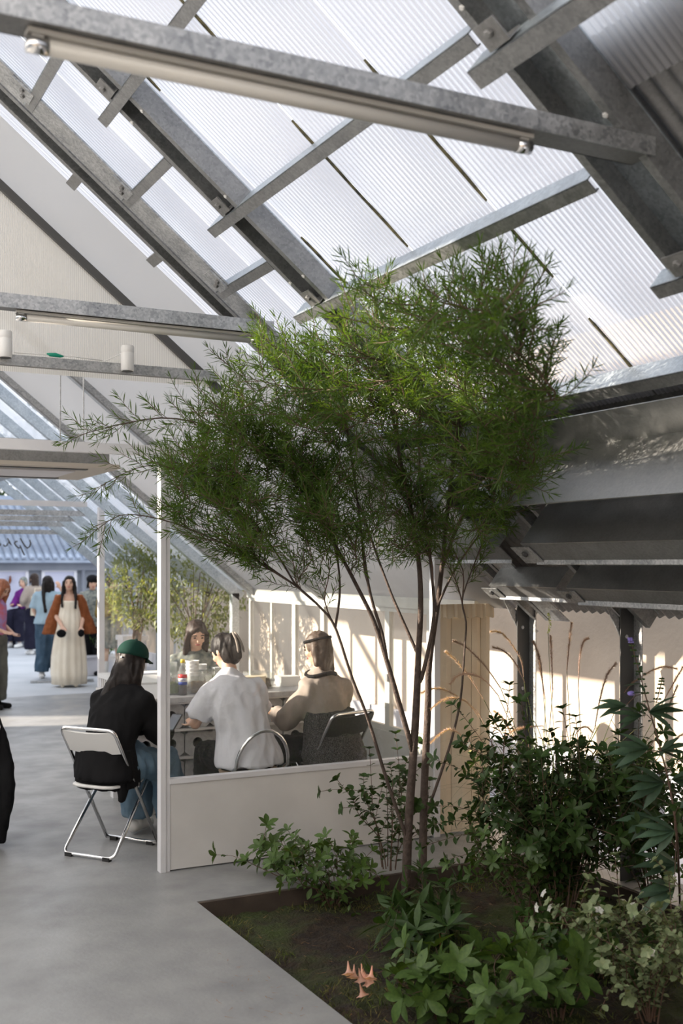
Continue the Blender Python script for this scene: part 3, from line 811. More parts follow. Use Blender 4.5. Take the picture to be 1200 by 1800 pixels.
def body(j, parent, vox=.012, curl=(.5, .5), palms=((.3, 1, 0), (-.3, 1, 0)), skin='skin', slim=1.0, feet=True):
    mb = MB(); sd = (j['sr'] - j['sl']); hp = (j['hr'] - j['hl'])
    mb.loft([ell(j['pelvis'] - (j['waist'] - j['pelvis']) * .5, .13 * slim, .09, hp), ell(j['pelvis'], .155 * slim, .105, hp), ell(j['waist'], .118 * slim, .085, hp),
             ell(j['chest'], .14 * slim, .10, sd), ell(lerp(j['chest'], j['neck'], .6), .15 * slim, .08, sd), ell(lerp(j['chest'], j['neck'], .9), .085, .06, sd)])
    mb.cap(j['sl'], j['sr'], .05, .05)
    r, f, u = head_basis(j)
    h = j['head']
    mb.cap(lerp(j['chest'], j['neck'], .75), lerp(j['neck'], h, .75) - f * .015, .056, .047)
    rot = Matrix((r, f, u)).transposed()
    mb.sphere(h + u * .015, (.074, .092, .098), 16, 10, rot)
    mb.sphere(h + f * .030 - u * .060, (.052, .052, .050), 12, 8, rot)          # jaw
    mb.sphere(h + f * .052 - u * .088, (.024, .024, .018), 8, 6, rot)           # chin
    mb.cap(h + f * .088 + u * .012, h + f * .102 - u * .022, .008, .013, 7)       # nose
    mb.cap(h + f * .080 - u * .050 - r * .014, h + f * .080 - u * .050 + r * .014, .010, .010, 7)
    for s in (-1, 1):
        mb.sphere(h + r * s * .076 - f * .008 - u * .005, (.010, .018, .030), 8, 6, rot)   # ear
        mb.sphere(h + f * .062 + r * s * .036 - u * .025, (.024, .020, .020), 8, 6, rot)   # cheek
    for a, b, c in (('sl', 'el', 'wl'), ('sr', 'er', 'wr')):
        mb.cap(j[a], j[b], .048 * slim, .037); mb.cap(j[b], j[c], .037, .025)
    for i, (a, b, sgn) in enumerate((('wl', 'el', 1), ('wr', 'er', -1))):
        hand(mb, j[a], j[b], curl[i], palms[i], sgn)
    for a, b, c in (('hl', 'kl', 'al'), ('hr', 'kr', 'ar')):
        mb.cap(j[a], j[b], .082 * slim, .053); mb.cap(j[b], j[c], .053, .034)
        fw = (j[b] - j[a]); fw.z = 0
        if fw.length < .15: fw = V((0, 1, 0))
        fw.normalize(); an = j[c]
        mb.cap(an - fw * .03 - V((0, 0, .04)), an + fw * .15 - V((0, 0, .052)), .035, .026)
    o = voxel(mb, 'body', M[skin], parent, vox, 2)
    for s in (-1, 1):
        child_local('eye', MB().sphere(h + f * .083 + r * s * .031 + u * .010, (.012, .007, .0065), 10, 7, rot).mesh('eye', M['eye'], True), parent)
        child_local('eyebrow', MB().tube([h + f * .084 + r * s * .016 + u * .030, h + f * .086 + r * s * .034 + u * .034, h + f * .076 + r * s * .050 + u * .028], .0045, 6).mesh('eyebrow', M['hair_brown'], True), parent)
    child_local('mouth', MB().sphere(h + f * .0885 - u * .050, (.021, .006, .008), 10, 6, rot).mesh('mouth', M['lip'], True), parent)
    return o
def shoes(j, parent, m, h=.055):
    for a, b, c in (('hl', 'kl', 'al'), ('hr', 'kr', 'ar')):
        fw = (j[b] - j[a]); fw.z = 0
        if fw.length < .15: fw = V((0, 1, 0))
        fw.normalize(); an = j[c]
        mb = MB().cap(an - fw * .04 - V((0, 0, .035)), an + fw * .16 - V((0, 0, .048)), .044, .034)
        mb.cap(an, an - V((0, 0, .03)), .044, .046)
        for i, p in enumerate(mb.v): mb.v[i] = (p[0], p[1], max(p[2], an.z - .08))
        child_local('shoe', mb.mesh('shoe', M[m], True), parent)
def top(j, parent, m, infl=.02, sleeve=.55, fold=.012, hem=0.0, vox=.013, fs=9, name='shirt', seed=0, slim=1.0, forearm=0.0, loose=0.0, hemf=0.0):
    """shirt or jacket; sleeve: share of the upper arm, forearm: share of the lower arm; hem lowers the edge below the pelvis"""
    mb = MB(); sd = (j['sr'] - j['sl']); hp = (j['hr'] - j['hl']); i = infl
    ax = (j['pelvis'] - j['waist']).normalized()
    mb.loft([ell(j['pelvis'] + V((0, hemf, -hem)), .165 * slim + i + loose, .115 + i + loose * .6, hp), ell(j['pelvis'], .165 * slim + i + loose * .8, .115 + i + loose * .5, hp), ell(j['waist'], .135 * slim + i + loose * .5, .10 + i + loose * .3, hp),
             ell(j['chest'], .155 * slim + i, .112 + i, sd), ell(lerp(j['chest'], j['neck'], .62), .160 * slim + i * .8, .088 + i, sd), ell(lerp(j['chest'], j['neck'], .98), .080 + i * .4, .068 + i * .4, sd)])
    dz = V((0, 0, -.018)); mb.cap(j['sl'] + dz, j['sr'] + dz, .052 + i * .5, .052 + i * .5)
    nb = lerp(j['chest'], j['neck'], .92)
    for s_ in ('sl', 'sr'): mb.cap(nb, j[s_] + V((0, 0, -.02)), .055 + i * .4, .050 + i * .5)
    for a, b, c in (('sl', 'el', 'wl'), ('sr', 'er', 'wr')):
        e = lerp(j[a], j[b], sleeve); d = (e - j[a]).normalized()
        ra, rb = .052 + i * .8, .048 + i + loose * .4
        sdv = d.orthogonal().normalized()
        ja = j[a] + V((0, 0, -.015)); mb.loft([ell(ja, ra, ra, sdv, 12, d.cross(sdv)), ell(e, rb, rb, sdv, 12, d.cross(sdv))])
        mb.sphere(ja, ra, 10, 7)
        if forearm > 0:
            w_ = lerp(j[b], j[c], forearm)
            mb.cap(ja, j[b], ra, .045 + i)
            d = (w_ - j[b]).normalized(); sdv = d.orthogonal().normalized()
            mb.loft([ell(j[b], .045 + i, .045 + i, sdv, 12, d.cross(sdv)), ell(w_, .036 + i, .036 + i, sdv, 12, d.cross(sdv))])
            mb.sphere(j[b], .045 + i, 10, 7)
    return voxel(mb, name, M[m], parent, vox, 5, fold, fs, (1, 1, .5), seed)
def trousers(j, parent, m, infl=.02, flare=.03, fold=.010, vox=.014, end=.93, name='trousers', seed=4, fs=9):
    mb = MB(); hp = j['hr'] - j['hl']
    mb.loft([ell(lerp(j['pelvis'], j['waist'], .45), .135 + infl, .098 + infl * .7, hp), ell(j['pelvis'], .162 + infl, .112 + infl * .7, hp), ell(j['pelvis'] - V((0, 0, .07)), .150 + infl, .10 + infl * .6, hp)])
    for a, b, c in (('hl', 'kl', 'al'), ('hr', 'kr', 'ar')):
        mb.cap(j[a], j[b], .090 + infl, .062 + infl + flare * .4)
        e = lerp(j[b], j[c], end); d = (e - j[b]).normalized(); s = d.orthogonal().normalized()
        mb.loft([ell(j[b], .062 + infl + flare * .4, .062 + infl + flare * .4, s, 12, d.cross(s)), ell(e, .045 + infl + flare, .045 + infl + flare, s, 12, d.cross(s))])
    return voxel(mb, name, M[m], parent, vox, 4, fold, fs, (1, 1, .5), seed)
def hair(j, parent, m, length=.0, back=.0, width=.075, spread=0.0, vox=.010, locks=(), bun=None, fringe=True, name='hair', lift=0.0):
    r, f, u = head_basis(j); h = j['head']
    rot = Matrix((r, f, u)).transposed()
    mb = MB()
    mb.sphere(h + u * (.030 + lift) - f * .014, (.086, .096, .096), 18, 12, rot)
    mb.sphere(h - f * .040 - u * .03, (.080, .068, .085), 14, 9, rot)
    if fringe:
        for s in (-1, 1):
            mb.cap(h + f * .062 + u * .088 + r * s * .012, h + f * .030 + r * s * .080 + u * .01, .020, .014, 8)
            mb.cap(h + f * .030 + r * s * .080 + u * .01, h + f * .010 + r * s * .084 - u * .085, .015, .012, 8)
    if length > 0:
        a = h - f * .055 - u * .02
        n = 7
        dn = V((0, 0, -1)); bk = -f * .25; bk.z = 0
        rings = []
        for k in range(n + 1):
            t = k / n
            c = a + dn * length * t + bk * back * (t * (2 - t)) * 2
            wd = (width + spread * t) * (1 - .45 * max(0, t - .6) / .4)
            rings.append(ell(c, wd, .048 * (1 - .5 * t), r, 14, V((f.x, f.y, 0))))
        mb.loft(rings)
    for lk in locks:
        pts = [h + r * p[0] + f * p[1] + u * p[2] for p in lk[0]]
        for k in range(len(pts) - 1):
            r0 = lk[1] * (1 - .5 * k / len(pts)); mb.cap(pts[k], pts[k + 1], r0, r0 * .88, 8)
    if bun is not None:
        mb.sphere(h + f * bun[1] + u * bun[2] + r * bun[0], bun[3], 12, 8, rot)
    return voxel(mb, name, M[m], parent, vox, 3, .006, 26, (1, 1, .25), 3)

def person(label, loc, rz, group=None):
    return thing('person', label, 'person', loc, group, rz)

# ---- folding chairs
def folding_chair(label, loc, rz, frame='chrome', seat='white_plastic'):
    t = thing('folding_chair', label, 'chair', loc, None, rz)
    W = .205; r = .0115
    def bend(pts, n=5, rad=.05):
        pts = [V(p) for p in pts]; out = [pts[0]]
        for k in range(1, len(pts) - 1):
            a = (pts[k - 1] - pts[k]).normalized(); b = (pts[k + 1] - pts[k]).normalized()
            for i in range(n + 1):
                q = i / n
                out.append(pts[k] + a * rad * (1 - q) ** 2 + b * rad * q ** 2)
        return out + [pts[-1]]
    yb, zb = -.225, .80
    front = [(-W, .24, .012), (-W, yb, zb), (W, yb, zb), (W, .24, .012)]
    mb = MB().tube(bend(front), r, 8); mb.tube([(-W, .235, .02), (W, .235, .02)], r, 8)
    child_local('back_frame', mb.mesh('back_frame', M[frame], True), t)
    W2 = W - .03
    rear = [(-W2, .16, .435), (-W2 - .02, -.215, .016), (W2 + .02, -.215, .016), (W2, .16, .435)]
    child_local('rear_legs', MB().tube(bend(rear), r, 8).mesh('rear_legs', M[frame], True), t)
    def seatpan():
        b = MB(); rings = []
        out = []
        for k in range(24):
            a = 2 * math.pi * k / 24
            c, s = math.cos(a), math.sin(a)
            p = 4.5
            q = (abs(c) ** p + abs(s) ** p) ** (-1 / p)
            out.append((c * q * (W - .028), s * q * .19))
        for z, k in ((.428, .94), (.432, 1), (.446, 1), (.450, .96), (.446, .80)):
            rings.append([V((x * k, y * k - .01, z)) for x, y in out])
        return b.loft(rings)
    child_local('seat', seatpan().mesh('seat', M[seat], True), t)
    # curved backrest between the uprights
    d = V((0, yb - .24, zb - .012)).normalized(); n = V((0, d.z, -d.y))
    def on(z, x): 
        q = V((x, yb, zb)) - d * ((zb - z) / d.z)
        return q - n * .022 * (1 - (x / W) ** 2)
    rings = []
    for k in range(13):
        x = -W + .004 + (2 * W - .008) * k / 12
        zt, zl = zb - .012, zb - .150
        rings.append([on(zl, x) + n * .006, on(zt, x) + n * .006, on(zt, x) - n * .006, on(zl, x) - n * .006])
    child_local('backrest', MB().loft(rings).mesh('backrest', M[seat], False), t)
    for x in (-W, W):
        child_local('pivot', MB().box((x, .0, .43), (.014, .05, .03)).mesh('pivot', M['chrome']), t)
    for x in (-W + .06, W - .06):
        for y in (.235, -.215):
            child_local('foot', MB().box((x, y, .012), (.05, .028, .024)).mesh('foot', M['rubber']), t)
    return t
HD = lambda dx, dy: math.atan2(-dx, dy)
c1 = V((1.935, 6.985, 0)); z1 = HD(.80, .60)
folding_chair('chrome folding chair with white backrest under the woman in the green cap', c1, z1)

# woman in green cap on that chair
p = person('person in dark green cap and black jacket bent forward on folding chair', c1, z1)
j = pose(True, pelvis=(0, -.02, .53), waist=(0, .0, .67), chest=(0, .08, .86), neck=(.0, .17, 1.04), head=(.0, .235, 1.185), look=(.25, 1, -.30),
         sl=(-.165, .13, .945), sr=(.165, .13, .945), el=(-.22, .22, .71), er=(.21, .24, .72), wl=(-.05, .48, .73), wr=(.10, .46, .70),
         kl=(-.12, .43, .52), kr=(.11, .45, .50), al=(-.13, .46, .09), ar=(.12, .52, .09))
body(j, p, .0085, (.55, .8), ((.5, .3, .8), (-.6, .2, .8)))
top(j, p, 'black_cloth', .032, 1, .010, .12, .014, 8, 'jacket', 1, 1.05, .92, .02)
mb = MB()                                               # jacket skirt spread on the seat, one corner hanging
rings = []
for k in range(5):
    t = k / 4
    rings.append(ell((0.03 * t, -.06 - .03 * t, .66 - .185 * t), .20 + .02 * t, .13, (1, 0, 0)))
mb.loft(rings); mb.cap((.15, -.05, .52), (.17, -.10, .36), .07, .025)
voxel(mb, 'jacket_skirt', M['black_cloth'], p, .014, 4, .010, 8)
trousers(j, p, 'denim', .028, .035, .018)
shoes(j, p, 'sock')
hair(j, p, 'hair_black', 0, 0, .082, .02, .010, [([(.0, -.035, -.02), (-.01, -.05, -.09), (-.02, -.07, -.17), (-.03, -.095, -.25), (-.03, -.12, -.34)], .078), ([(.06, .0, -.02), (.075, .0, -.12), (.08, .03, -.24), (.07, .08, -.40)], .050), ([(-.055, .0, -.02), (-.07, -.01, -.12), (-.08, -.03, -.24)], .052), ([(.03, -.03, -.06), (.04, -.03, -.14), (.04, -.02, -.26)], .066)], None, False)
r_, f_, u_ = head_basis(j); hh = j['head']
rot = Matrix((r_, f_, u_)).transposed()
rings = []
for k in range(9):
    a = R(-8 + 98 * k / 8)
    rings.append([hh + u_ * .040 - f_ * .004 + (r_ * .098 * math.cos(q) + f_ * .110 * math.sin(q)) * max(math.cos(a), .02) + u_ * .098 * math.sin(a) for q in [2 * math.pi * i / 24 for i in range(24)]])
cap_m = MB().loft(rings); capo = child_local('cap', cap_m.mesh('cap', M['cap_green'], True), p)
bm_ = MB(); rings = []
for k in range(7):
    q = -1 + 2 * k / 6
    b0 = hh + u_ * .034 + r_ * .088 * q + f_ * .088 * math.sqrt(max(.05, 1 - .75 * q * q))
    tip = b0 + f_ * (.075 * math.sqrt(max(0, 1 - q * q * .85))) - u_ * (.012 + .02 * q * q)
    rings.append([b0, tip, tip - u_ * .005, b0 - u_ * .006])
bm_.loft(rings); child_local('brim', bm_.mesh('brim', M['cap_green'], True), capo)
child_local('buckle', MB().box(hh - f_ * .108 + u_ * .002 + r_ * .02, (.012, .005, .010), rot).mesh('buckle', M['galv_dark']), capo)
child_local('button', MB().sphere(hh + u_ * .139 - f_ * .004, (.010, .010, .006), 8, 5).mesh('button', M['cap_green'], True), capo)
def wpt(pp, q):
    c, s = math.cos(pp.rotation_euler.z), math.sin(pp.rotation_euler.z)
    return pp.location + V((c * q[0] - s * q[1], s * q[0] + c * q[1], q[2]))
ph = at(304, 1270, D=7.15)
phone = thing('phone', 'dark phone held over the jeans behind the glass', 'phone', ph)
prot = Matrix.Rotation(R(-50), 3, 'Z') @ Matrix.Rotation(R(38), 3, 'X')
MB().box(ph, (.072, .145, .009), prot).build('shell', M['black'], phone)
MB().box(ph + prot @ V((0, 0, .0052)), (.064, .132, .001), prot).build('screen', M['house_wall'], phone)

# person in white T-shirt, back to us, on a hoop-backed chair
c2 = V((2.86, 6.93, 0)); z2 = R(4)
t = thing('hoop_chair', 'chair with a round chrome hoop back behind the glass', 'chair', c2, None, z2)
arc = [(-.19, -.10, .44)] + [(.19 * -math.cos(a), -.20 - .05 * math.sin(a), .50 + .235 * math.sin(a)) for a in [math.pi * i / 14 for i in range(15)]] + [(.19, -.10, .44)]
child_local('hoop', MB().tube(arc, .012, 8).mesh('hoop', M['chrome'], True), t)
child_local('seat', MB().lathe((0, 0, 0), [(.15, .425), (.195, .430), (.20, .445), (.19, .455), (.02, .45)], 24).mesh('seat', mat('pale_wood', (.50, .36, .24), .5, 0, (.42, .29, .19), 12), True), t)
for sx in (-1, 1):
    for sy in (-1, 1):
        child_local('leg', MB().tube([(sx * .13, sy * .13, .43), (sx * .19, sy * .18, .0)], .011, 8).mesh('leg', M['chrome'], True), t)
p = person('person in loose white T-shirt seen from behind through the glass', c2, z2)
j = pose(True, pelvis=(-.02, -.02, .55), waist=(-.03, .0, .70), chest=(-.06, .05, .90), neck=(-.09, .10, 1.07), head=(-.10, .16, 1.225), look=(-.45, 1, -.55),
         sl=(-.235, .09, .955), sr=(.085, .07, .975), el=(-.31, .17, .75), er=(.19, .22, .76), wl=(-.22, .42, .72), wr=(.06, .44, .78))
body(j, p, .0095)
top(j, p, 'tee', .034, .78, .024, .06, .011, 5, 'tshirt', 11, 1.05, 0, .035, -.02)
trousers(j, p, 'black_cloth', .02, .02)
shoes(j, p, 'black_cloth')
hair(j, p, 'hair_black', 0, 0, .07, 0, .009, [([(0, -.09, .05), (-.01, -.115, -.02), (.0, -.10, -.08)], .036)], (.0, -.100, .03, (.055, .040, .060)), False)
r_, f_, u_ = head_basis(j); hh = j['head']
for k, s in enumerate((-1, 1)):
    pts = [hh - f_ * .13 + r_ * s * (.012 + .018 * q) + u_ * (.085 - .15 * q + .0) - f_ * .012 * math.sin(math.pi * q) for q in [i / 8 for i in range(9)]]
    child_local('hair_claw', MB().tube(pts, [.004] + [.008] * 7 + [.003], 8).mesh('hair_claw', M['taupe'], True), p)

# person in black seated with back to us at the right end of the glass
c3 = V((3.50, 6.98, 0)); z3 = R(18)
folding_chair('chrome folding chair holding the person in the dark speckled coat', c3, z3, 'chrome', 'black')
p = person('person with reflection-banded hair and speckled charcoal coat on a folding chair', c3, z3)
j = pose(True, pelvis=(0, .0, .54), waist=(-.01, .02, .69), chest=(-.02, .06, .89), neck=(-.03, .08, 1.06), head=(-.03, .10, 1.22), look=(-.3, 1, -.25),
         el=(-.24, .20, .73), er=(.23, .16, .74), wl=(-.10, .46, .74), wr=(.10, .42, .74))
body(j, p, .011)
top(j, p, 'taupe', .030, 1, .010, -.10, .014, 7, 'reflection_tinted_top', 21, 1.02, .9, .02)  # taupe puts the beige glass reflection into a black garment
mb = MB(); mb.loft([ell((-.01, .0, .80), .20, .145, (1, 0, 0)), ell((0, -.01, .62), .225, .165, (1, 0, 0)), ell((0, -.03, .50), .25, .20, (1, 0, 0)), ell((.02, -.06, .30), .23, .16, (1, 0, 0))])
voxel(mb, 'lower_coat', M['speckle'], p, .014, 4, .012, 7)
trousers(j, p, 'black_cloth', .02, .02); shoes(j, p, 'black_cloth')
hair(j, p, 'hair_mid', .15, .0, .088, .0, .010, [([(.07, -.02, 0), (.09, -.03, -.08), (.10, -.02, -.16)], .036), ([(-.07, -.02, 0), (-.085, -.02, -.10)], .034)], None, False, 'hair')
r_, f_, u_ = head_basis(j); hh = j['head']
pts = [hh + u_ * .062 - f_ * .012 + r_ * .091 * math.cos(a) + f_ * .100 * math.sin(a) for a in [2 * math.pi * i / 24 for i in range(25)]]
rings = [[q - u_ * .008, q + u_ * .008, q + u_ * .008 + (q - hh).normalized() * .003, q - u_ * .008 + (q - hh).normalized() * .006] for q in pts]
child_local('reflection_gap_hair', MB().loft(rings, False).mesh('reflection_gap_hair', M['black_cloth'], True), p)  # dark hair left between glass reflections, shaped as a band
pts = [j['neck'] + V((.11 * math.cos(a), -.01 + .095 * math.sin(a), -.015 - .012 * math.cos(2 * a))) for a in [2 * math.pi * i / 20 for i in range(21)]]
child_local('reflection_gap_neck', MB().tube(pts, .015, 8).mesh('reflection_gap_neck', M['black_cloth'], True), p)  # black top showing at the edge of the reflection, shaped as a band

# woman facing us across the table
pc = at(342, 1250, Y=8.98); pc.z = 0
p = person('person with long dark hair facing us across the plant table', pc, HD(-.25, -1))
j = pose(True, look=(-.12, 1, -.42), pelvis=(0, 0, .54), chest=(0, .05, .90), neck=(0, .09, 1.08), head=(0, .14, 1.225), sl=(-.17, .06, 1.01), sr=(.17, .06, 1.01), wl=(-.10, .40, .84), wr=(.10, .40, .84), el=(-.23, .15, .76), er=(.23, .15, .76))
body(j, p, .010)
top(j, p, 'grey_check', .022, 1, .008, 0, .014, 9, 'jumper', 5, 1, .9)
trousers(j, p, 'black_cloth'); shoes(j, p, 'black_cloth')
hair(j, p, 'hair_brown', .30, 0, .08, 0, .010, [([(.078, .04, .02), (.086, .03, -.08), (.088, .03, -.20), (.08, .03, -.30)], .026), ([(-.078, .04, .02), (-.086, .03, -.08), (-.088, .03, -.20)], .026)])
st = thing('stool', 'low stool under the person across the plant table', 'stool', pc)
MB().lathe(pc, [(.17, .43), (.18, .44), (.17, .455), (.02, .455)], 20).build('seat', M['counter'], st)
for a in range(4):
    q = V((math.cos(a * 1.571 + .8), math.sin(a * 1.571 + .8), 0))
    MB().tube([pc + q * .12 + V((0, 0, .43)), pc + q * .16], .012, 6).build('leg', M['chrome'], st)

# ---- standing people out in the yard
def floor_at(u, v): return at(u, v, Z=0)
wq = floor_at(122, 1206)
p = person('person in long cream dress with rust cardigan over the shoulders', wq, HD(-wq.x - .3, -wq.y))
k_ = 1.575 / 1.63
j = pose(False, head=(0, .03, 1.515), look=(.10, 1, .05), el=(-.21, .0, 1.06), wl=(-.17, .15, .88), er=(.21, .02, 1.06), wr=(.10, .20, .90))
body(j, p, .011)
rings = []; n = 56
for z, rx, ry, am in ((.035, .235, .21, .022), (.20, .25, .22, .020), (.45, .24, .20, .017), (.75, .205, .165, .012), (1.0, .178, .135, .008), (1.17, .150, .115, .004), (1.24, .145, .11, .001), (1.265, .142, .107, .0)):
    rr = []
    for i in range(n):
        a = 2 * math.pi * i / n
        k = 1 + am / rx * (math.sin(a * 14 + 1.2 * math.sin(z * 4)) + .5 * math.sin(a * 9 + 2))
        rr.append(V((rx * k * math.cos(a), ry * k * math.sin(a) + .01, z)))
    rings.append(rr)
dr = child_local('dress', MB().loft(rings).mesh('dress', M['cream_dress'], True), p)
for s in (-1, 1):
    child_local('strap', MB().tube([V((s * .09, .10, 1.25)), V((s * .09, .06, 1.345)), V((s * .09, -.05, 1.345)), V((s * .09, -.09, 1.25))], .008, 6).mesh('strap', M['cream_dress'], True), dr)
    # cardigan half hanging like a cape
    mb = MB(); rings = []
    for q in range(9):
        tq = q / 8; z = 1.355 - .58 * tq
        c = V((s * (.13 + .16 * tq), -.03 - .02 * tq, z))
        rings.append(ell(c, .075 + .045 * tq, .11 + .02 * tq, (1, 0, 0), 12))
    mb.loft(rings)
    voxel(mb, 'cardigan', M['rust'], p, .014, 4, .012, 9, seed=s * 3)
voxel(MB().loft([ell((0, -.10, 1.36), .14, .035, (1, 0, 0)), ell((0, -.13, 1.15), .20, .04, (1, 0, 0)), ell((0, -.16, .80), .26, .05, (1, 0, 0))]), 'cardigan', M['rust'], p, .014, 3, .01)
hair(j, p, 'hair_black', .34, 0, .085, .02, .010, [([(.075, .03, .02), (.088, .03, -.10), (.10, .06, -.22), (.095, .08, -.34)], .028), ([(-.075, .03, .02), (-.088, .03, -.10), (-.10, .06, -.22), (-.10, .09, -.36)], .028)])
shoes(j, p, 'cream_dress')
q = wpt(p, (.11, .30, .80))
bag = tag(voxel(MB().sphere(q, (.075, .05, .06), 12, 8), 'purse', M['black_cloth'], None, .012, 2, .004), 'small black purse held by the person in the cream dress', 'bag')
q = wpt(p, (-.17, .27, .80))
tag(voxel(MB().sphere(q, (.05, .04, .06), 12, 8), 'phone_case', M['black_cloth'], None, .012, 2, .0), 'small black object in the other hand beside the cream dress', 'case')

wq = floor_at(84, 1192)
p = person('person in pale blue T-shirt and wide jeans, back turned', wq, R(-22))
j = pose(False, head=(0, .03, 1.50), look=(.25, 1, .0), er=(.30, .10, 1.20), wr=(.17, .17, 1.42), el=(-.22, .02, 1.08), wl=(-.17, .12, .92), kr=(.12, .06, .47), ar=(.14, .10, .08), kl=(-.08, .0, .47), al=(-.09, -.02, .08))
body(j, p, .011)
top(j, p, 'sky_shirt', .030, .9, .010, .02, .014, 7, 'tshirt', 8, 1.08, 0, .02)
trousers(j, p, 'denim_dark', .03, .04, .012)
shoes(j, p, 'sock')
hair(j, p, 'hair_black', .20, 0, .085, -.01, .010, [([(-.02, -.09, .0), (-.02, -.13, -.15), (.0, -.15, -.30), (.02, -.15, -.44)], .040), ([(.08, -.0, 0), (.09, -.02, -.12)], .03)], None, False)

wq = floor_at(61, 1150)
p = person('person in dark navy trousers carrying a cream tote at the shoulder', wq, R(20))
j = pose(False, look=(.2, 1, 0), wl=(-.16, .16, 1.0), el=(-.24, .02, 1.08))
body(j, p, .014); top(j, p, 'taupe', .03, 1, .01, .05, .016, 8, 'top', 3, 1.05, .8)
trousers(j, p, 'navy', .04, .05, .01, .016); shoes(j, p, 'sock'); hair(j, p, 'hair_brown', .28, 0, .08)
q = wpt(p, (-.05, -.26, .98))
tb = thing('tote_bag', 'cream canvas tote hanging behind the navy trousers', 'bag', q)
MB().box(q, (.34, .10, .38), Matrix.Rotation(R(10), 3, 'Z'), 0, .92).build('bag', M['beige_bag'], tb)
MB().tube([q + V((-.1, 0, .18)), q + V((-.08, .06, .34)), q + V((.08, .06, .34)), q + V((.1, 0, .18))], .01, 6).build('strap', M['beige_bag'], tb)

wq = floor_at(-10, 1246)
p = person('person with long copper hair looking down at the left edge', wq, HD(.75, -.65))
j = pose(False, head=(0, .10, 1.50), neck=(0, .03, 1.37), look=(.0, 1, -.75), wl=(-.14, .16, .95), wr=(.10, .17, .98), el=(-.21, -.03, 1.06), er=(.20, -.03, 1.06))
body(j, p, .011); top(j, p, 'pink_top', .020, .25, .006, -.06, .013, 9, 'vest_top', 2)
trousers(j, p, 'grey_trouser', .03, .03); shoes(j, p, 'black_cloth')
hair(j, p, 'hair_red', .34, 0, .085, .01, .010, [([(.075, .04, .03), (.09, .07, -.08), (.09, .10, -.20), (.085, .12, -.36)], .034), ([(-.075, .04, .03), (-.09, .07, -.08), (-.09, .10, -.20), (-.085, .12, -.34)], .034)])

wq = floor_at(163, 1186)
p = person('person in black cap standing behind the far white post', wq, HD(-.6, -1))
j = pose(False, look=(-.5, 1, -.15))
body(j, p, .012); top(j, p, 'grey_check', .03, 1, .01, .1, .014, 8, 'jacket', 12, 1.05, .9)
trousers(j, p, 'black_cloth', .02, .02); shoes(j, p, 'black_cloth'); hair(j, p, 'hair_black', .05)
r_, f_, u_ = head_basis(j); hh = j['head']; rot = Matrix((r_, f_, u_)).transposed()
child_local('cap', MB().sphere(hh + u_ * .06 - f_ * .005, (.098, .115, .075), 16, 9, rot).mesh('cap', M['black_cloth'], True), p)

wq = floor_at(196, 1202)
p = person('person in short grey patterned dress and white socks behind the far glass', wq, HD(.3, -1))
j = pose(False, head=(0, .04, 1.56), neck=(0, .01, 1.41), chest=(0, .01, 1.25), sl=(-.165, 0, 1.36), sr=(.165, 0, 1.36), look=(-.5, 1, -.35), kr=(.12, .02, .47), ar=(.14, .02, .08), kl=(-.11, .02, .47), al=(-.13, .02, .08), wl=(-.12, .2, 1.1), wr=(.14, .2, 1.1))
body(j, p, .011)
top(j, p, 'olive', .022, 1, .008, -.10, .014, 8, 'shirt', 15, 1, .8)
voxel(MB().loft([ell((0, 0, 1.22), .16, .12, (1, 0, 0)), ell((0, 0, .95), .19, .14, (1, 0, 0)), ell((0, 0, .55), .26, .19, (1, 0, 0))]), 'dress', M['grey_check'], p, .014, 3, .012)
for k in ('l', 'r'):
    a, b = j['a' + k], j['k' + k]
    child_local('sock', MB().cap(a, lerp(a, b, .62), .046, .058).mesh('sock', M['sock'], True), p)
shoes(j, p, 'sock'); hair(j, p, 'hair_brown', .06)

# seated person and bicycle by the far house
wq = floor_at(46, 1136)
p = person('person in purple top sitting beside the bicycle by the far house', wq, HD(-.7, -.7))
j = pose(True)
for kk in j:
    if kk != 'look': j[kk] = j[kk] + V((0, 0, .22))
j['al'] = V((-.11, .42, .09)); j['ar'] = V((.11, .42, .09))
body(j, p, .015); top(j, p, 'purple', .03, 1, .008, 0, .016, 8, 'top', 3, 1.05, .9); trousers(j, p, 'navy', .03, .03, .01, .016); shoes(j, p, 'sock')
hair(j, p, 'grey_check', .05)
bx = thing('bench', 'dark bench under the person in purple by the far house', 'bench', wq)
MB().bb(wq + V((-.35, -.3, .58)), wq + V((.35, .2, .64))).build('seat', M['navy'], bx)
for dx in (-.3, .3):
    MB().bb(wq + V((dx - .03, -.25, 0)), wq + V((dx + .03, .15, .58))).build('leg', M['navy'], bx)
bq = floor_at(30, 1130)
bi = thing('bicycle', 'bicycle with pale tyres and orange frame by the far house', 'bicycle', bq)
bd = V((.88, .47, 0))
def ring(c, d, r, tr, n=20):
    return MB().tube([c + d * r * math.cos(2 * math.pi * i / n) + V((0, 0, 1)) * r * math.sin(2 * math.pi * i / n) for i in range(n + 1)], tr, 6)
wa, wb = bq + V((0, 0, .30)) - bd * .12, bq + V((0, 0, .30)) + bd * .85
for c in (wa, wb):
    o = ring(c, bd, .28, .022).build('wheel', M['plinth'], bi, True)
    ms = MB()
    for i in range(8):
        a = math.pi * i / 8
        ms.tube([c + (bd * math.cos(a) + V((0, 0, math.sin(a)))) * .27, c - (bd * math.cos(a) + V((0, 0, math.sin(a)))) * .27], .003, 4)
    ms.build('spokes', M['chrome'], o)
sa, hb = bq + V((0, 0, .75)) + bd * .55, bq + V((0, 0, .80)) + bd * .02
bb_ = bq + V((0, 0, .30)) + bd * .42
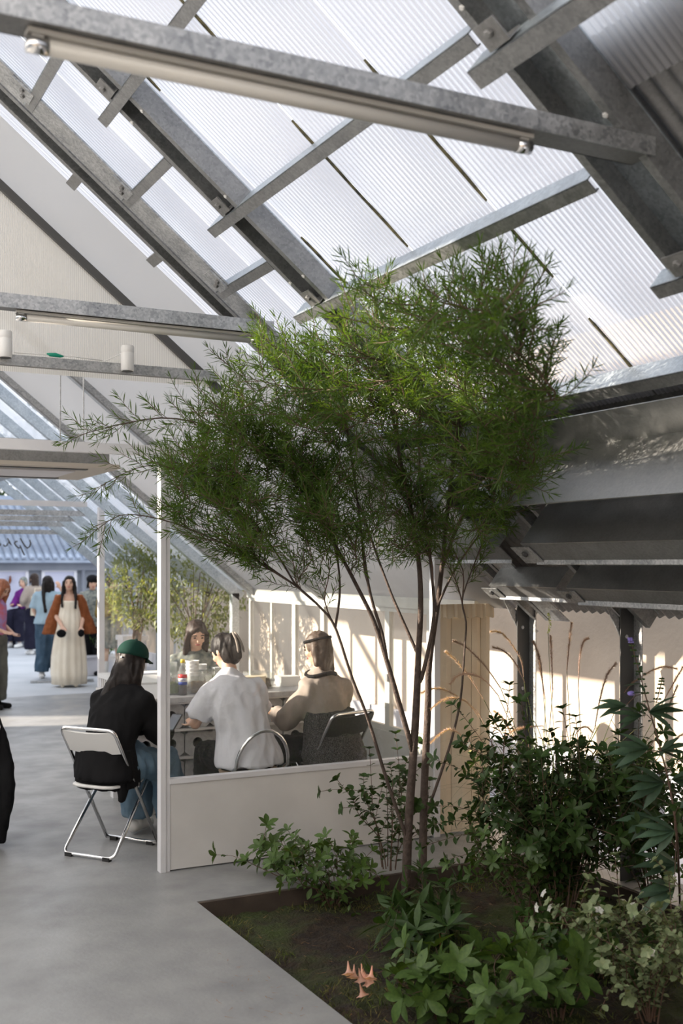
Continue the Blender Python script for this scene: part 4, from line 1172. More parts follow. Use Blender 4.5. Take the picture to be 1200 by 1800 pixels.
MB().tube([wa, hb], .018, 6).tube([hb, sa], .018, 6).tube([hb, bb_], .020, 6).tube([sa, bb_], .018, 6).tube([bb_, wb], .014, 6).tube([sa, wb], .014, 6).build('frame', M['orange'], bi)
MB().tube([hb, hb + V((0, 0, .10)), hb + V((0, 0, .13)) + bd.cross(V((0, 0, 1))) * .25], .012, 6).tube([hb + V((0, 0, .1)), hb + V((0, 0, .13)) - bd.cross(V((0, 0, 1))) * .25], .012, 6).build('handlebar', M['chrome'], bi)
MB().box(sa + V((0, 0, .06)), (.24, .12, .05)).build('saddle', M['black'], bi)
MB().bb(hb + V((-.15, -.15, .08)) - bd * .1, hb + V((.15, .15, .30)) - bd * .1).build('basket', M['frame_white'], bi)

# coat draped over a chair at the left edge
cq = at(-86, 1500, Z=0)
folding_chair('folding chair under the draped black coat at the left edge', cq, R(110), 'chrome', 'white_plastic')
co = thing('draped_coat', 'black coat with cream lining draped over a chair at the left edge', 'coat', cq)
rr_ = Matrix.Rotation(R(110), 3, 'Z')
mb = MB(); rings = []
for k in range(12):
    t = k / 11
    z = .86 - .83 * t
    wdt = .16 + .12 * math.sin(math.pi * min(1, t * 1.1)) 
    rings.append([cq + rr_ @ V((wdt * math.cos(a), -.24 - .05 * t + (.035 + .04 * math.sin(math.pi * t)) * math.sin(a), z)) for a in [2 * math.pi * i / 16 for i in range(16)]])
mb.loft(rings); adopt(voxel(mb, 'coat', M['black_cloth'], None, .014, 3, .01), co)
mb = MB().loft([[cq + rr_ @ V((x, -.295 - .04 * t, .72 - .40 * t)) for x, t in ((-.12, t0), (.12, t0))] + [cq + rr_ @ V((x, -.305 - .04 * t0, .72 - .40 * t0)) for x in (.12, -.12)] for t0 in (0, .5, 1)])
mb.build('lining', M['beige_bag'], co)
# ------------------------------------------------------------------ table of concrete blocks, things on it
def block_mesh():
    """hollow block 390 x 190 x 190 with two round holes in the front"""
    mb = MB(); W, H, Dp, r, n = .386, .184, .19, .038, 16
    for side in (-1, 1):
        cx = side * W / 4
        inner = [V((cx + r * math.cos(2 * math.pi * (i + .5) / n), 0, H / 2 + r * math.sin(2 * math.pi * (i + .5) / n))) for i in range(n)]
        outer = []
        for i in range(n):
            a = 2 * math.pi * (i + .5) / n; c, s = math.cos(a), math.sin(a)
            k = min((W / 4) / abs(c), (H / 2) / abs(s))
            outer.append(V((cx + c * k, 0, H / 2 + s * k)))
        mb.add(inner + outer, [(i, n + i, n + (i + 1) % n, (i + 1) % n)[::-1] for i in range(n)])
        back = [p + V((0, .15, 0)) for p in inner]
        mb.add(inner + back, [(i, (i + 1) % n, n + (i + 1) % n, n + i) for i in range(n)] + [tuple(range(n, 2 * n))], 1)
    hw = W / 2
    for c in ((-hw, 0, 0), (hw, 0, 0)):
        mb.add([V((c[0], 0, 0)), V((c[0], Dp, 0)), V((c[0], Dp, H)), V((c[0], 0, H))], [(0, 1, 2, 3)])
    mb.add([V((-hw, 0, H)), V((hw, 0, H)), V((hw, Dp, H)), V((-hw, Dp, H))], [(0, 1, 2, 3)])
    mb.add([V((-hw, Dp, 0)), V((hw, Dp, 0)), V((hw, Dp, H)), V((-hw, Dp, H))], [(0, 1, 2, 3)])
    mb.add([V((-hw, 0, 0)), V((hw, 0, 0)), V((hw, Dp, 0)), V((-hw, Dp, 0))], [(0, 1, 2, 3)])
    return mb.mesh('concrete_block', [M['block'], M['hole']])
bmsh = block_mesh()
TX0, TY0 = 2.33, 7.80
zc = 0.0
for lay in range(4):
    for k in range(4):
        o = link('concrete_block', bmsh)
        o.location = (TX0 + .20 + .395 * k, TY0 + .03, zc)
        tag(o, 'two-holed concrete block, %s from the left in the %s row under the plant table' % (['first', 'second', 'third', 'fourth'][k], ['lowest', 'second lowest', 'third', 'top'][lay]), 'block', 'concrete blocks under the plant table')
    zc += .186
    if lay < 3:
        tag(MB().bb((TX0, TY0, zc), (TX0 + 1.62, TY0 + .30, zc + .016)).build('shelf_board', M['counter']), ['grey board between the two lowest rows of blocks', 'grey board between the middle rows of blocks', 'grey board under the topmost row of blocks'][lay], 'board')
        zc += .018
ZT = zc + .052
tt = thing('table_top', 'pale grey table top resting on concrete blocks', 'table', (3.1, 8.2, zc))
MB().bb((TX0 - .04, TY0 - .04, zc + .001), (TX0 + 1.66, TY0 + .86, ZT)).build('slab', M['counter'], tt)
MB().bb((TX0 - .04, TY0 - .052, zc + .012), (TX0 + 1.66, TY0 - .04, ZT - .004)).build('edge_strip', M['block'], tt)
for x in (TX0 + .1, TX0 + 1.5): MB().bb((x - .04, TY0 + .72, 0), (x + .04, TY0 + .80, zc)).build('leg', M['white'], tt)
# soda bottle: dark drink below, empty above, yellow cap
bp = V((at(321, 1224, Y=TY0 + .06).x, TY0 + .06, ZT))
bo = thing('soda_bottle', 'plastic soda bottle with yellow cap and red, white and blue label', 'bottle', bp)
clearp = glassmat('bottle_plastic', (.9, .92, .9), 1.4, .08)
bprof = [(.028, 0), (.033, .006), (.033, .075), (.0325, .08), (.0325, .15), (.033, .155), (.033, .165), (.026, .20), (.014, .225), (.0125, .24)]
MB().lathe(bp, bprof, 20).build('shell', clearp, bo, True)
MB().lathe(bp + V((0, 0, .002)), [(.026, 0), (.0315, .006), (.0315, .072)], 20).build('drink', mat('dark_soda', (.02, .008, .005), .2), bo, True)
lab = MB().lathe(bp, [(.0334, .078), (.0334, .100)], 24).build('label', mat('label_blue', (.02, .05, .30), .4), bo, True)
MB().lathe(bp, [(.0334, .100), (.0334, .128)], 24).build('label_band', mat('label_white', (.75, .75, .75), .4), lab, True)
MB().lathe(bp, [(.0334, .128), (.0334, .152)], 24).build('label_top', mat('label_red', (.55, .03, .03), .4), lab, True)
MB().lathe(bp + V((0, 0, .238)), [(.016, 0), (.016, .024), (.014, .026)], 16).build('bottle_cap', mat('yellow_cap', (.75, .55, .04), .4), bo, True)
def text(s, size, m, parent, loc, rotz, name='lettering', extr=.0004):
    cu = bpy.data.curves.new(name, 'FONT'); cu.body = s; cu.size = size; cu.extrude = extr; cu.align_x = 'CENTER'; cu.align_y = 'CENTER'
    t = bpy.data.objects.new('t', cu); COL.objects.link(t)
    me = bpy.data.meshes.new_from_object(t.evaluated_get(bpy.context.evaluated_depsgraph_get()))
    bpy.data.objects.remove(t); me.materials.clear(); me.materials.append(m)
    o = bpy.data.objects.new(name, me); COL.objects.link(o)
    o.rotation_euler = (R(90), 0, rotz); o.location = loc
    if parent: adopt(o, parent)
    return o
vd = V((bp.x, bp.y, 0)).normalized()
text('PEPSI', .019, mat('label_ink', (.02, .05, .32), .4), lab, bp - vd * .0345 + V((0, 0, .114)), math.atan2(vd.y, vd.x) - math.pi / 2)
# clear tubs of moss, cups and odds and ends
tubm = glassmat('tub_plastic', (.92, .93, .92), 1.3, .10)
def tub(u, y, wd, dp, h, m, label):
    x = at(u, 1200, Y=y).x; c = V((x, y, ZT))
    t = thing('plastic_tub', label, 'tub', c)
    mb = MB(); rings = []
    for z, k in ((.003, .90), (h, 1), (h, .985), (.006, .885)):
        rings.append([c + V((sx * wd / 2 * k, sy * dp / 2 * k, z)) for sx, sy in ((-1, -1), (1, -1), (1, 1), (-1, 1))])
    mb.loft(rings, False); mb.build('tub', tubm, t)
    MB().box(c + V((0, 0, h + .004)), (wd * 1.02, dp * 1.02, .008)).build('lid', tubm, t)
    mb = MB(); n = 9
    vs = [c + V((wd * .85 * (i / n - .5), dp * .85 * (k / n - .5), (h * (.62 + .25 * noise.noise(V((i * .9 + u, k * .9, u)))) if 0 < i < n and 0 < k < n else .01))) for k in range(n + 1) for i in range(n + 1)]
    mb.add(vs, [(k * (n + 1) + i, k * (n + 1) + i + 1, (k + 1) * (n + 1) + i + 1, (k + 1) * (n + 1) + i) for k in range(n) for i in range(n)])
    o = mb.build('moss', m, t); o['kind'] = 'stuff'
mossb = mat('brown_moss', (.09, .05, .02), .95, 0, (.20, .13, .05), 60, .8, 120)
mossg = mat('bright_moss', (.08, .14, .02), .95, 0, (.22, .26, .06), 60, .8, 120)
tub(300, TY0 + .16, .14, .14, .13, mossg, 'clear tub of bright green moss left of the soda bottle')
tub(348, TY0 + .15, .17, .14, .13, mossb, 'clear tub of brown moss right of the soda bottle')
tub(374, TY0 + .34, .22, .16, .14, mossg, 'clear tub of mixed moss behind the brown one')
tub(318, TY0 + .48, .20, .16, .12, mossb, 'clear tub of dark moss behind the soda bottle')
tub(455, TY0 + .25, .2, .16, .12, mossb, 'clear tub of moss near the right end of the plant table')
for k, (u, y, n, lb) in enumerate(((338, TY0 + .36, 7, 'tall stack of white cups before the facing person'), (352, TY0 + .62, 5, 'short white stack beside the tall stack'), (300, TY0 + .60, 6, 'clear stack left of the tall one'))):
    x = at(u, 1200, Y=y).x
    for q in range(n):
        o = MB().lathe((x, y, ZT + .001 + q * .028), [(.040 - .002 * (k == 2), 0), (.052, .050), (.054, .056), (.050, .056), (.038, .004)], 16).build('plastic_cup', M['white_plastic'] if k < 2 else tubm, None, True)
        tag(o, ['topmost', 'second', 'third', 'fourth', 'fifth', 'sixth', 'seventh'][n - 1 - q] + ' cup from the top of the ' + lb, 'cup', lb)
for u, y, c, sz, lb in ((385, TY0 + .55, 'white_plastic', (.10, .06, .14), 'white box beside the cup stacks'), (362, TY0 + .34, 'black', (.06, .03, .03), 'small black tool lying by the moss tubs'),
                        (296, TY0 + .40, 'house_wall', (.05, .01, .10), 'small grey card propped up by the green moss tub'), (440, TY0 + .14, 'beige_bag', (.2, .12, .10), 'brown cardboard box beside the white T-shirt'), (505, TY0 + .3, 'white_plastic', (.16, .12, .07), 'white tray before the dark seated person')):
    x = at(u, 1200, Y=y).x
    b = MB().box((x, y, ZT + sz[2] / 2 + .001), sz)
    o = tag(b.build('small_box', M[c]), lb, 'box')
    MB().box((x, y, ZT + sz[2] + .004), (sz[0] * 1.04, sz[1] * 1.04, .006)).build('lid', M[c], o)
# long side table farther back, slatted under the top
st0 = at(171, 1183, Z=.83)
s2 = thing('side_table', 'white table corner with slatted apron left of the black jacket', 'table', (st0.x, st0.y, 0))
MB().bb((st0.x, st0.y - 1.0, .795), (st0.x + .62, st0.y, .83)).build('table_top', M['white_plastic'], s2)
for k in range(14):
    MB().bb((st0.x + .02, st0.y - .05 - k * .065, .70), (st0.x + .03, st0.y - .018 - k * .065, .795)).build('slat', M['counter'], s2)
MB().bb((st0.x + .01, st0.y - .97, .68), (st0.x + .04, st0.y - .01, .70)).build('rail', M['counter'], s2)
for dx in (.04, .56):
    for dy in (-.95, -.05):
        MB().bb((st0.x + dx - .025, st0.y + dy - .02, 0), (st0.x + dx + .025, st0.y + dy + .03, .79)).build('leg', M['white'], s2)
pa = tag(MB().box((st0.x + .30, st0.y - .22, .833), (.30, .21, .003), Matrix.Rotation(R(20), 3, 'Z')).build('paper', M['frame_white']), 'white sheet of paper on the slatted table', 'paper')

# ------------------------------------------------------------------ the far house
HY = 25.6
hx0, hx1 = -2.5, 8.2
hs = thing('tiled_house', 'blue-grey house with a ribbed tile roof at the far end', 'house', (3, HY, 0))
MB().bb((hx0, HY, -.3), (hx1, HY + 4.2, 1.80)).build('wall', M['house_wall'], hs)
MB().bb((hx0 - .1, HY - .16, 1.66), (hx1 + .1, HY, 1.86)).build('eave_board', M['house_wall'], hs)
ez, rz_ = 1.90, 3.35
ys0, ys1 = HY - .42, HY + 2.6
sl = V((0, ys1 - ys0, rz_ - ez)); slu = sl.normalized(); sn = V((0, -slu.z, slu.y))
MB().ext([V((hx0 - .2, ys0 + .04, ez)), V((hx1 + .2, ys0 + .04, ez)), V((hx1 + .2, ys1, rz_)), V((hx0 - .2, ys1, rz_))], (0, 0, -.07)).build('roof_deck', M['roof_tile'], hs)
np_ = 0
def tile_col(rad):
    mb = MB(); rings = []
    for k in range(7):
        for e in (0, 1):
            t = (k + e) / 7; r0 = rad * (1 - .10 * e)
            c = sl * t
            rings.append([c + V((r0 * math.cos(a), 0, 0)) + sn * r0 * math.sin(a) for a in [math.pi * i / 6 for i in range(7)]])
    mb.loft(rings, False, 0, False)
    f = rings[0]; mb.add(f, [tuple(range(7))])
    return mb.mesh('tile_column', M['roof_tile'], True)
tcm = tile_col(.052)
x = hx0
while x < hx1:
    o = link('tile_column', tcm); o.location = (x, ys0, ez + .012); adopt(o, hs); x += .172
MB().bb((hx0 - .2, ys1 - .12, rz_ - .02), (hx1 + .2, ys1 + .12, rz_ + .12)).build('ridge', M['roof_tile'], hs)
for (u0, u1), nm in (((-45, 50), 0), ((73, 135), 1)):
    a, b = at(u0, 1000, Y=HY - .03), at(u1, 1096, Y=HY - .03)
    lo, hi = V((a.x, HY - .03, b.z)), V((b.x, HY - .03, a.z))
    f = MB(); tw = .07
    f.bb((lo.x, HY - .05, lo.z), (lo.x + tw, HY, hi.z)).bb((hi.x - tw, HY - .05, lo.z), (hi.x, HY, hi.z)).bb((lo.x + tw, HY - .05, hi.z - tw), (hi.x - tw, HY, hi.z)).bb((lo.x + tw, HY - .05, lo.z), (hi.x - tw, HY, lo.z + tw))
    wf = f.build('window', M['frame_white'], hs)
    MB().bb((lo.x + tw, HY - .02, lo.z + tw), (hi.x - tw, HY - .005, hi.z - tw)).build('pane', M['poster'], wf)
    if nm == 0:
        q = at(18, 1020, Y=HY - .06)
        MB().tube([q + V((0, 0, .10)), q, q - V((.02, 0, .08))], [.012, .03, .02], 8).build('hanging_ornament', M['rust'], wf)
MB().tube([V((at(146, 1000, Y=HY - .1).x, HY - .1, 1.7)), V((at(146, 1000, Y=HY - .1).x, HY - .1, 0))], .04, 8).build('downpipe', M['house_wall'], hs)
# script lettering on the far glass, seen from behind
GY = 15.56
wg = struct(MB().add([(-3, GY, 1.95), (4.2, GY, 1.95), (3.6, GY, 2.2), (-3, GY, 2.2)], [(0, 1, 2, 3)]).build('window_5', M['glass_window']))
sg = thing('script_sign', 'dark handwritten lettering on the far glass, mirrored, before the tiled roof', 'sign', (2.5, GY, 2))
for nm, st_ in (('letter', [(52, 949), (53.8, 955), (52, 961), (48, 963.5), (44, 960), (40, 954), (35.5, 946)]),
                ('letter', [(31, 951.5), (27.5, 952), (25.2, 955), (28, 959.5), (33, 963.3), (36.5, 962), (35, 958.5), (37, 963), (40, 970), (43, 976)]),
                ('letter', [(13, 946), (17, 953), (20.5, 958.8), (16, 954), (14, 953)]), ('letter', [(13.5, 955), (12, 959), (8.5, 960.3), (5.5, 957.5)]), ('letter', [(1, 955), (.5, 958.5), (-3, 960), (-6, 956)])):
    pts = [at(u, v, Y=GY - .02) for u, v in st_]
    MB().tube(pts, .010, 6).build(nm, M['dark_box'], sg, True)
# yard oddments: shallow ramp plate, planter with hedge
q = floor_at(80, 1198)
MB().ext([q + V((-.25, -.1, .0)), q + V((.65, -.35, .0)), q + V((.65, -.35, .035)), q + V((-.25, -.1, .03))], (.05, .16, 0)).build('ramp_plate', M['galv'])
tag(bpy.data.objects['ramp_plate'], 'low grey metal ramp plate lying before the wide jeans', 'ramp')
q = at(152, 1188, Z=0)
MBp = thing('planter_box', 'grey planter with clipped green plants behind the cream dress', 'planter', q)
MB().bb(q + V((-.1, 0, 0)), q + V((1.0, .5, .32))).bb(q + V((-.13, -.03, .29)), q + V((1.03, .0, .33))).build('box', M['plinth'], MBp)
q2 = at(231, 1215, D=14.6); q2.z = 0
wpl = thing('planter_box', 'white planter box holding the bushy olive shrub behind the far glass', 'planter', q2)
MB().bb(q2 + V((-.14, -.14, 0)), q2 + V((.16, .16, .86))).bb(q2 + V((-.16, -.16, .82)), q2 + V((.18, .18, .88))).build('box', M['white'], wpl)
# ------------------------------------------------------------------ plants
LEAF = {}
def leaf_mesh(kind, m):
    key = (kind, m)
    if key in LEAF: return LEAF[key]
    prof = {'oval': [(0, .015), (.08, .05), (.22, .13), (.42, .205), (.62, .215), (.80, .155), (.93, .06), (1, .0)],
            'lance': [(0, .015), (.12, .06), (.35, .125), (.60, .12), (.85, .05), (1, .0)],
            'needle': [(0, .012), (.35, .040), (.70, .032), (1, .0)],
            'round': [(0, .03), (.12, .20), (.35, .36), (.65, .36), (.88, .20), (1, .02)]}[kind]
    vs, fs = [], []
    for t, wd in prof:
        z = -.16 * t * t
        vs += [(-wd, t, z + wd * .30), (0, t, z), (wd, t, z + wd * .30)]
    for k in range(len(prof) - 1):
        a = 3 * k
        fs += [(a, a + 1, a + 4, a + 3), (a + 1, a + 2, a + 5, a + 4)]
    mb = MB().add(vs, fs)
    LEAF[key] = (mb.mesh('leaf', M[m], kind != 'needle'), vs, fs)
    return LEAF[key]
def leaf_frame(p, d, up, L, roll=0.0):
    d = V(d).normalized(); up = V(up)
    x = d.cross(up)
    if x.length < 1e-3: x = d.orthogonal()
    x.normalize(); z = x.cross(d)
    if roll:
        q = Matrix.Rotation(roll, 3, d); x = q @ x; z = q @ z
    m = Matrix((x * L, d * L, z * L)).transposed().to_4x4(); m.translation = p
    return m
CAMP = V((0, 0, CAM_H))
def put_leaves(leaves, kind, m, parent, limit=300, name='leaf'):
    """the leaves that show largest become parts of their own, the rest one joined part"""
    me, vs, fs = leaf_mesh(kind, m)
    sc = sorted(leaves, key=lambda f: -(f.col[1].xyz.length / (f.translation - CAMP).length))
    pinv = Matrix.Translation(-parent.location)
    for f in sc[:limit]:
        o = bpy.data.objects.new(name, me); COL.objects.link(o)
        o.parent = parent; o.matrix_parent_inverse = pinv; o.matrix_basis = f
    if len(sc) > limit:
        mb = MB()
        vv = [V(q) for q in vs]
        for f in sc[limit:]: mb.add([f @ q for q in vv], fs)
        o = mb.build('foliage', M[m], parent, kind != 'needle'); o['kind'] = 'stuff'
def rnd(a, b): return random.uniform(a, b)
def rdir():
    while True:
        q = V((rnd(-1, 1), rnd(-1, 1), rnd(-1, 1)))
        if .1 < q.length < 1: return q.normalized()
def curve(pts, n):
    """smooth path through points"""
    pts = [V(p) for p in pts]; out = []
    m = len(pts) - 1
    for k in range(n + 1):
        t = k / n * m; i = min(int(t), m - 1); q = t - i
        p0, p1, p2, p3 = pts[max(i - 1, 0)], pts[i], pts[i + 1], pts[min(i + 2, m)]
        out.append(.5 * ((2 * p1) + (p2 - p0) * q + (2 * p0 - 5 * p1 + 4 * p2 - p3) * q * q + (3 * p1 - p0 - 3 * p2 + p3) * q ** 3))
    return out

# ---- the feathery tree
random.seed(21)
tb0 = at(725, 1572, Z=-.075)
tree = thing('tree', 'multi-stemmed feathery green tree growing from the mossy bed', 'tree', tb0)
ST = [([(713, 1578, 6.33), (717, 1460, 6.30), (728, 1300, 6.27), (733, 1205, 6.25), (735, 1150, 6.24), (739, 1067, 6.2), (736, 990, 6.15), (722, 900, 6.1), (702, 800, 6.05), (683, 690, 6.0), (668, 590, 5.95), (655, 500, 5.9)], .029, .004, .55),
      ([(742, 1565, 6.37), (745, 1400, 6.36), (752, 1242, 6.35), (754, 1168, 6.35), (768, 1067, 6.36), (776, 1000, 6.4), (786, 900, 6.45), (800, 780, 6.5), (820, 650, 6.5), (835, 560, 6.5), (848, 500, 6.5)], .026, .004, .6),
      ([(716, 1475, 6.30), (705, 1446, 6.28), (676, 1360, 6.25), (647, 1265, 6.2), (618, 1190, 6.15), (589, 1103, 6.1), (563, 1068, 6.08), (520, 1030, 6.05), (450, 985, 6.0), (370, 945, 5.95), (290, 915, 5.9), (215, 905, 5.85), (165, 935, 5.8)], .013, .002, .66),
      ([(589, 1103, 6.1), (597, 1040, 6.1), (590, 970, 6.12), (560, 880, 6.15), (505, 780, 6.15), (450, 690, 6.2), (400, 640, 6.2)], .008, .002, .35),
      ([(725, 1320, 6.27), (687, 1187, 6.22), (660, 1100, 6.2), (632, 1040, 6.15), (590, 960, 6.1), (540, 870, 6.05), (480, 810, 6.0), (400, 760, 5.95), (300, 735, 5.9), (215, 745, 5.85), (150, 762, 5.8)], .017, .002, .5),
      ([(680, 1165, 6.22), (671, 1112, 6.2), (652, 1050, 6.2), (640, 980, 6.2), (628, 880, 6.2), (610, 760, 6.15), (592, 650, 6.1), (606, 575, 6.1)], .012, .003, .45),
      ([(734, 1150, 6.24), (697, 1067, 6.3), (682, 1030, 6.35), (660, 970, 6.4), (632, 890, 6.4), (575, 770, 6.4), (515, 660, 6.35), (470, 595, 6.3)], .010, .003, .45),
      ([(733, 1200, 6.25), (742, 1187, 6.24), (760, 1104, 6.2), (762, 1050, 6.15), (754, 970, 6.1), (741, 880, 6.0), (736, 760, 5.9), (745, 630, 5.85), (757, 545, 5.8)], .014, .003, .5),
      ([(746, 1440, 6.36), (777, 1352, 6.3), (797, 1287, 6.28), (810, 1223, 6.25), (816, 1143, 6.2), (819, 1095, 6.2), (812, 1055, 6.2), (828, 1005, 6.2), (845, 960, 6.2)], .009, .003, .8),
      ([(776, 1000, 6.4), (802, 930, 6.4), (842, 850, 6.35), (880, 760, 6.3), (905, 660, 6.25), (915, 570, 6.2), (895, 500, 6.2)], .011, .003, .35),
      ([(786, 900, 6.45), (830, 820, 6.4), (895, 745, 6.35), (960, 700, 6.3)], .008, .002, .3),
      ([(768, 1067, 6.36), (800, 1000, 6.3), (850, 930, 6.2), (895, 880, 6.1), (930, 820, 6.0)], .008, .002, .45),
      ([(520, 1030, 6.05), (470, 950, 6.0), (400, 880, 5.95), (320, 830, 5.9), (250, 820, 5.85), (175, 855, 5.8)], .006, .002, .35)]
def dcap(u, v, D, k=.95):
    """keep a crown point clear of the roof: the crown leans out from under the slope"""
    d = ray(u, v)
    lim = (3.244 - .12) / (d.z + .81 * d.x)
    if u > 850: k -= .0009 * (u - 850)
    return min(D, lim * k)
tree_leaves = []; nodes = []
def leafy(p, d, L, dens, size, twigmb):
    """a feathery twig with narrow leaves all round"""
    d = V(d).normalized(); n = max(3, int(L / .045))
    pts = [V(p)]; dd = d.copy()
    for k in range(n):
        dd = (dd + rdir() * .12 + V((0, 0, .05))).normalized(); pts.append(pts[-1] + dd * L / n)
    twigmb.tube(pts, [.0018] * n + [.0008], 4, 0, False)
    cnt = int(L * dens); ph = rnd(0, 6)
    for q in range(cnt):
        t = (q + .5) / cnt * n; i = min(int(t), n - 1)
        b = pts[i].lerp(pts[i + 1], t - i); tn = (pts[i + 1] - pts[i]).normalized()
        ph += 2.4
        a = tn.orthogonal().normalized(); c = tn.cross(a)
        o = a * math.cos(ph) + c * math.sin(ph)
        ld = (tn * rnd(.55, 1.0) + o * .75 + V((0, 0, rnd(-.12, .1)))).normalized()
        tree_leaves.append(leaf_frame(b, ld, rdir(), size * rnd(.75, 1.2) * (1 - .3 * abs(2 * t / n - 1) ** 3), 0))
    for q in range(4):
        tree_leaves.append(leaf_frame(pts[-1], (dd + rdir() * .45), rdir(), size * .8))
def limb(pts, r0, r1, leaf_from, n=None, twig_n=None, m='bark', tl=(.13, .30)):
    n = n or max(8, len(pts) * 3)
    cv = curve(pts, n)
    rs = [r0 + (r1 - r0) * (k / n) ** .8 for k in range(n + 1)]
    MB().tube(cv, rs, 8 if r0 > .006 else 5).build('branch', M[m], tree, True)
    L = sum((cv[k + 1] - cv[k]).length for k in range(n))
    tw = MB()
    cnt = twig_n or int(L * (1 - leaf_from) / .042)
    for q in range(cnt):
        t = leaf_from + (1 - leaf_from) * (q + rnd(.1, .9)) / cnt
        i = min(int(t * n), n - 1); p = cv[i].lerp(cv[i + 1], t * n - i); tn = (cv[i + 1] - cv[i]).normalized()
        o = rdir(); o = (o - tn * o.dot(tn)).normalized()
        leafy(p, tn * rnd(.5, 1.0) + o * rnd(.5, .9) + V((0, 0, .15)), rnd(*tl) * (1.15 - .55 * t), 105, .068, tw)
    leafy(cv[-1], cv[-1] - cv[-2], .14, 120, .058, tw)
    if tw.v: tw.build('twigs', M['twig'], tree)['kind'] = 'stuff'
    for k in range(n // 4, n): nodes.append((cv[k], (cv[min(k + 1, n)] - cv[k - 1]).normalized()))
for pts, r0, r1, lf in ST:
    limb([at(u, v, D=dcap(u, v, D)) for u, v, D in pts], r0, r1, lf)
HULL = [(325, 935), (295, 820), (380, 710), (440, 640), (475, 590), (560, 610), (605, 575), (640, 490), (680, 500), (735, 560), (768, 500), (835, 495), (890, 495), (915, 575), (945, 650), (950, 720), (930, 790), (885, 860), (865, 925), (820, 985), (760, 965), (640, 990), (540, 1005), (430, 990)]
def inside(x, y):
    c = False; n = len(HULL)
    for i in range(n):
        (x1, y1), (x2, y2) = HULL[i], HULL[i - 1]
        if (y1 > y) != (y2 > y) and x < (x2 - x1) * (y - y1) / (y2 - y1) + x1: c = not c
    return c
base_nodes = list(nodes); tips = []
tries = 0
while len(tips) < 175 and tries < 6000:
    tries += 1
    u, v = rnd(290, 975), rnd(430, 960)
    if not inside(u, v): continue
    if u > 790 and v < 700 and rnd(0, 1) < .6: continue
    if u > 650 and rnd(0, 1) < .3: continue
    if any((u - a) ** 2 + (v - b) ** 2 < (26 if u < 600 else 34) ** 2 for a, b in tips): continue
    tips.append((u, v))
for u, v in tips:
    D = dcap(u, v, 5.9 if u < 620 else 6.4) - abs(random.gauss(0, .45))
    tp = at(u, v, D=D)
    best, bs = None, 1e9
    for p, tn in base_nodes:
        dv = tp - p
        if dv.z < .05 or dv.length > 1.15: continue
        s_ = abs(dv.length - .48) + abs(tn.angle(dv) - .45) * .25 + rnd(0, .12)
        if s_ < bs: best, bs = (p, tn), s_
    if best is None: continue
    p, tn = best; L = (tp - p).length
    limb([p, p + tn * L * .35, p.lerp(tp, .65) + V((0, 0, .02)), tp], .005, .0016, .22, 9, None, 'twig')
put_leaves(tree_leaves, 'needle', 'needle', tree)


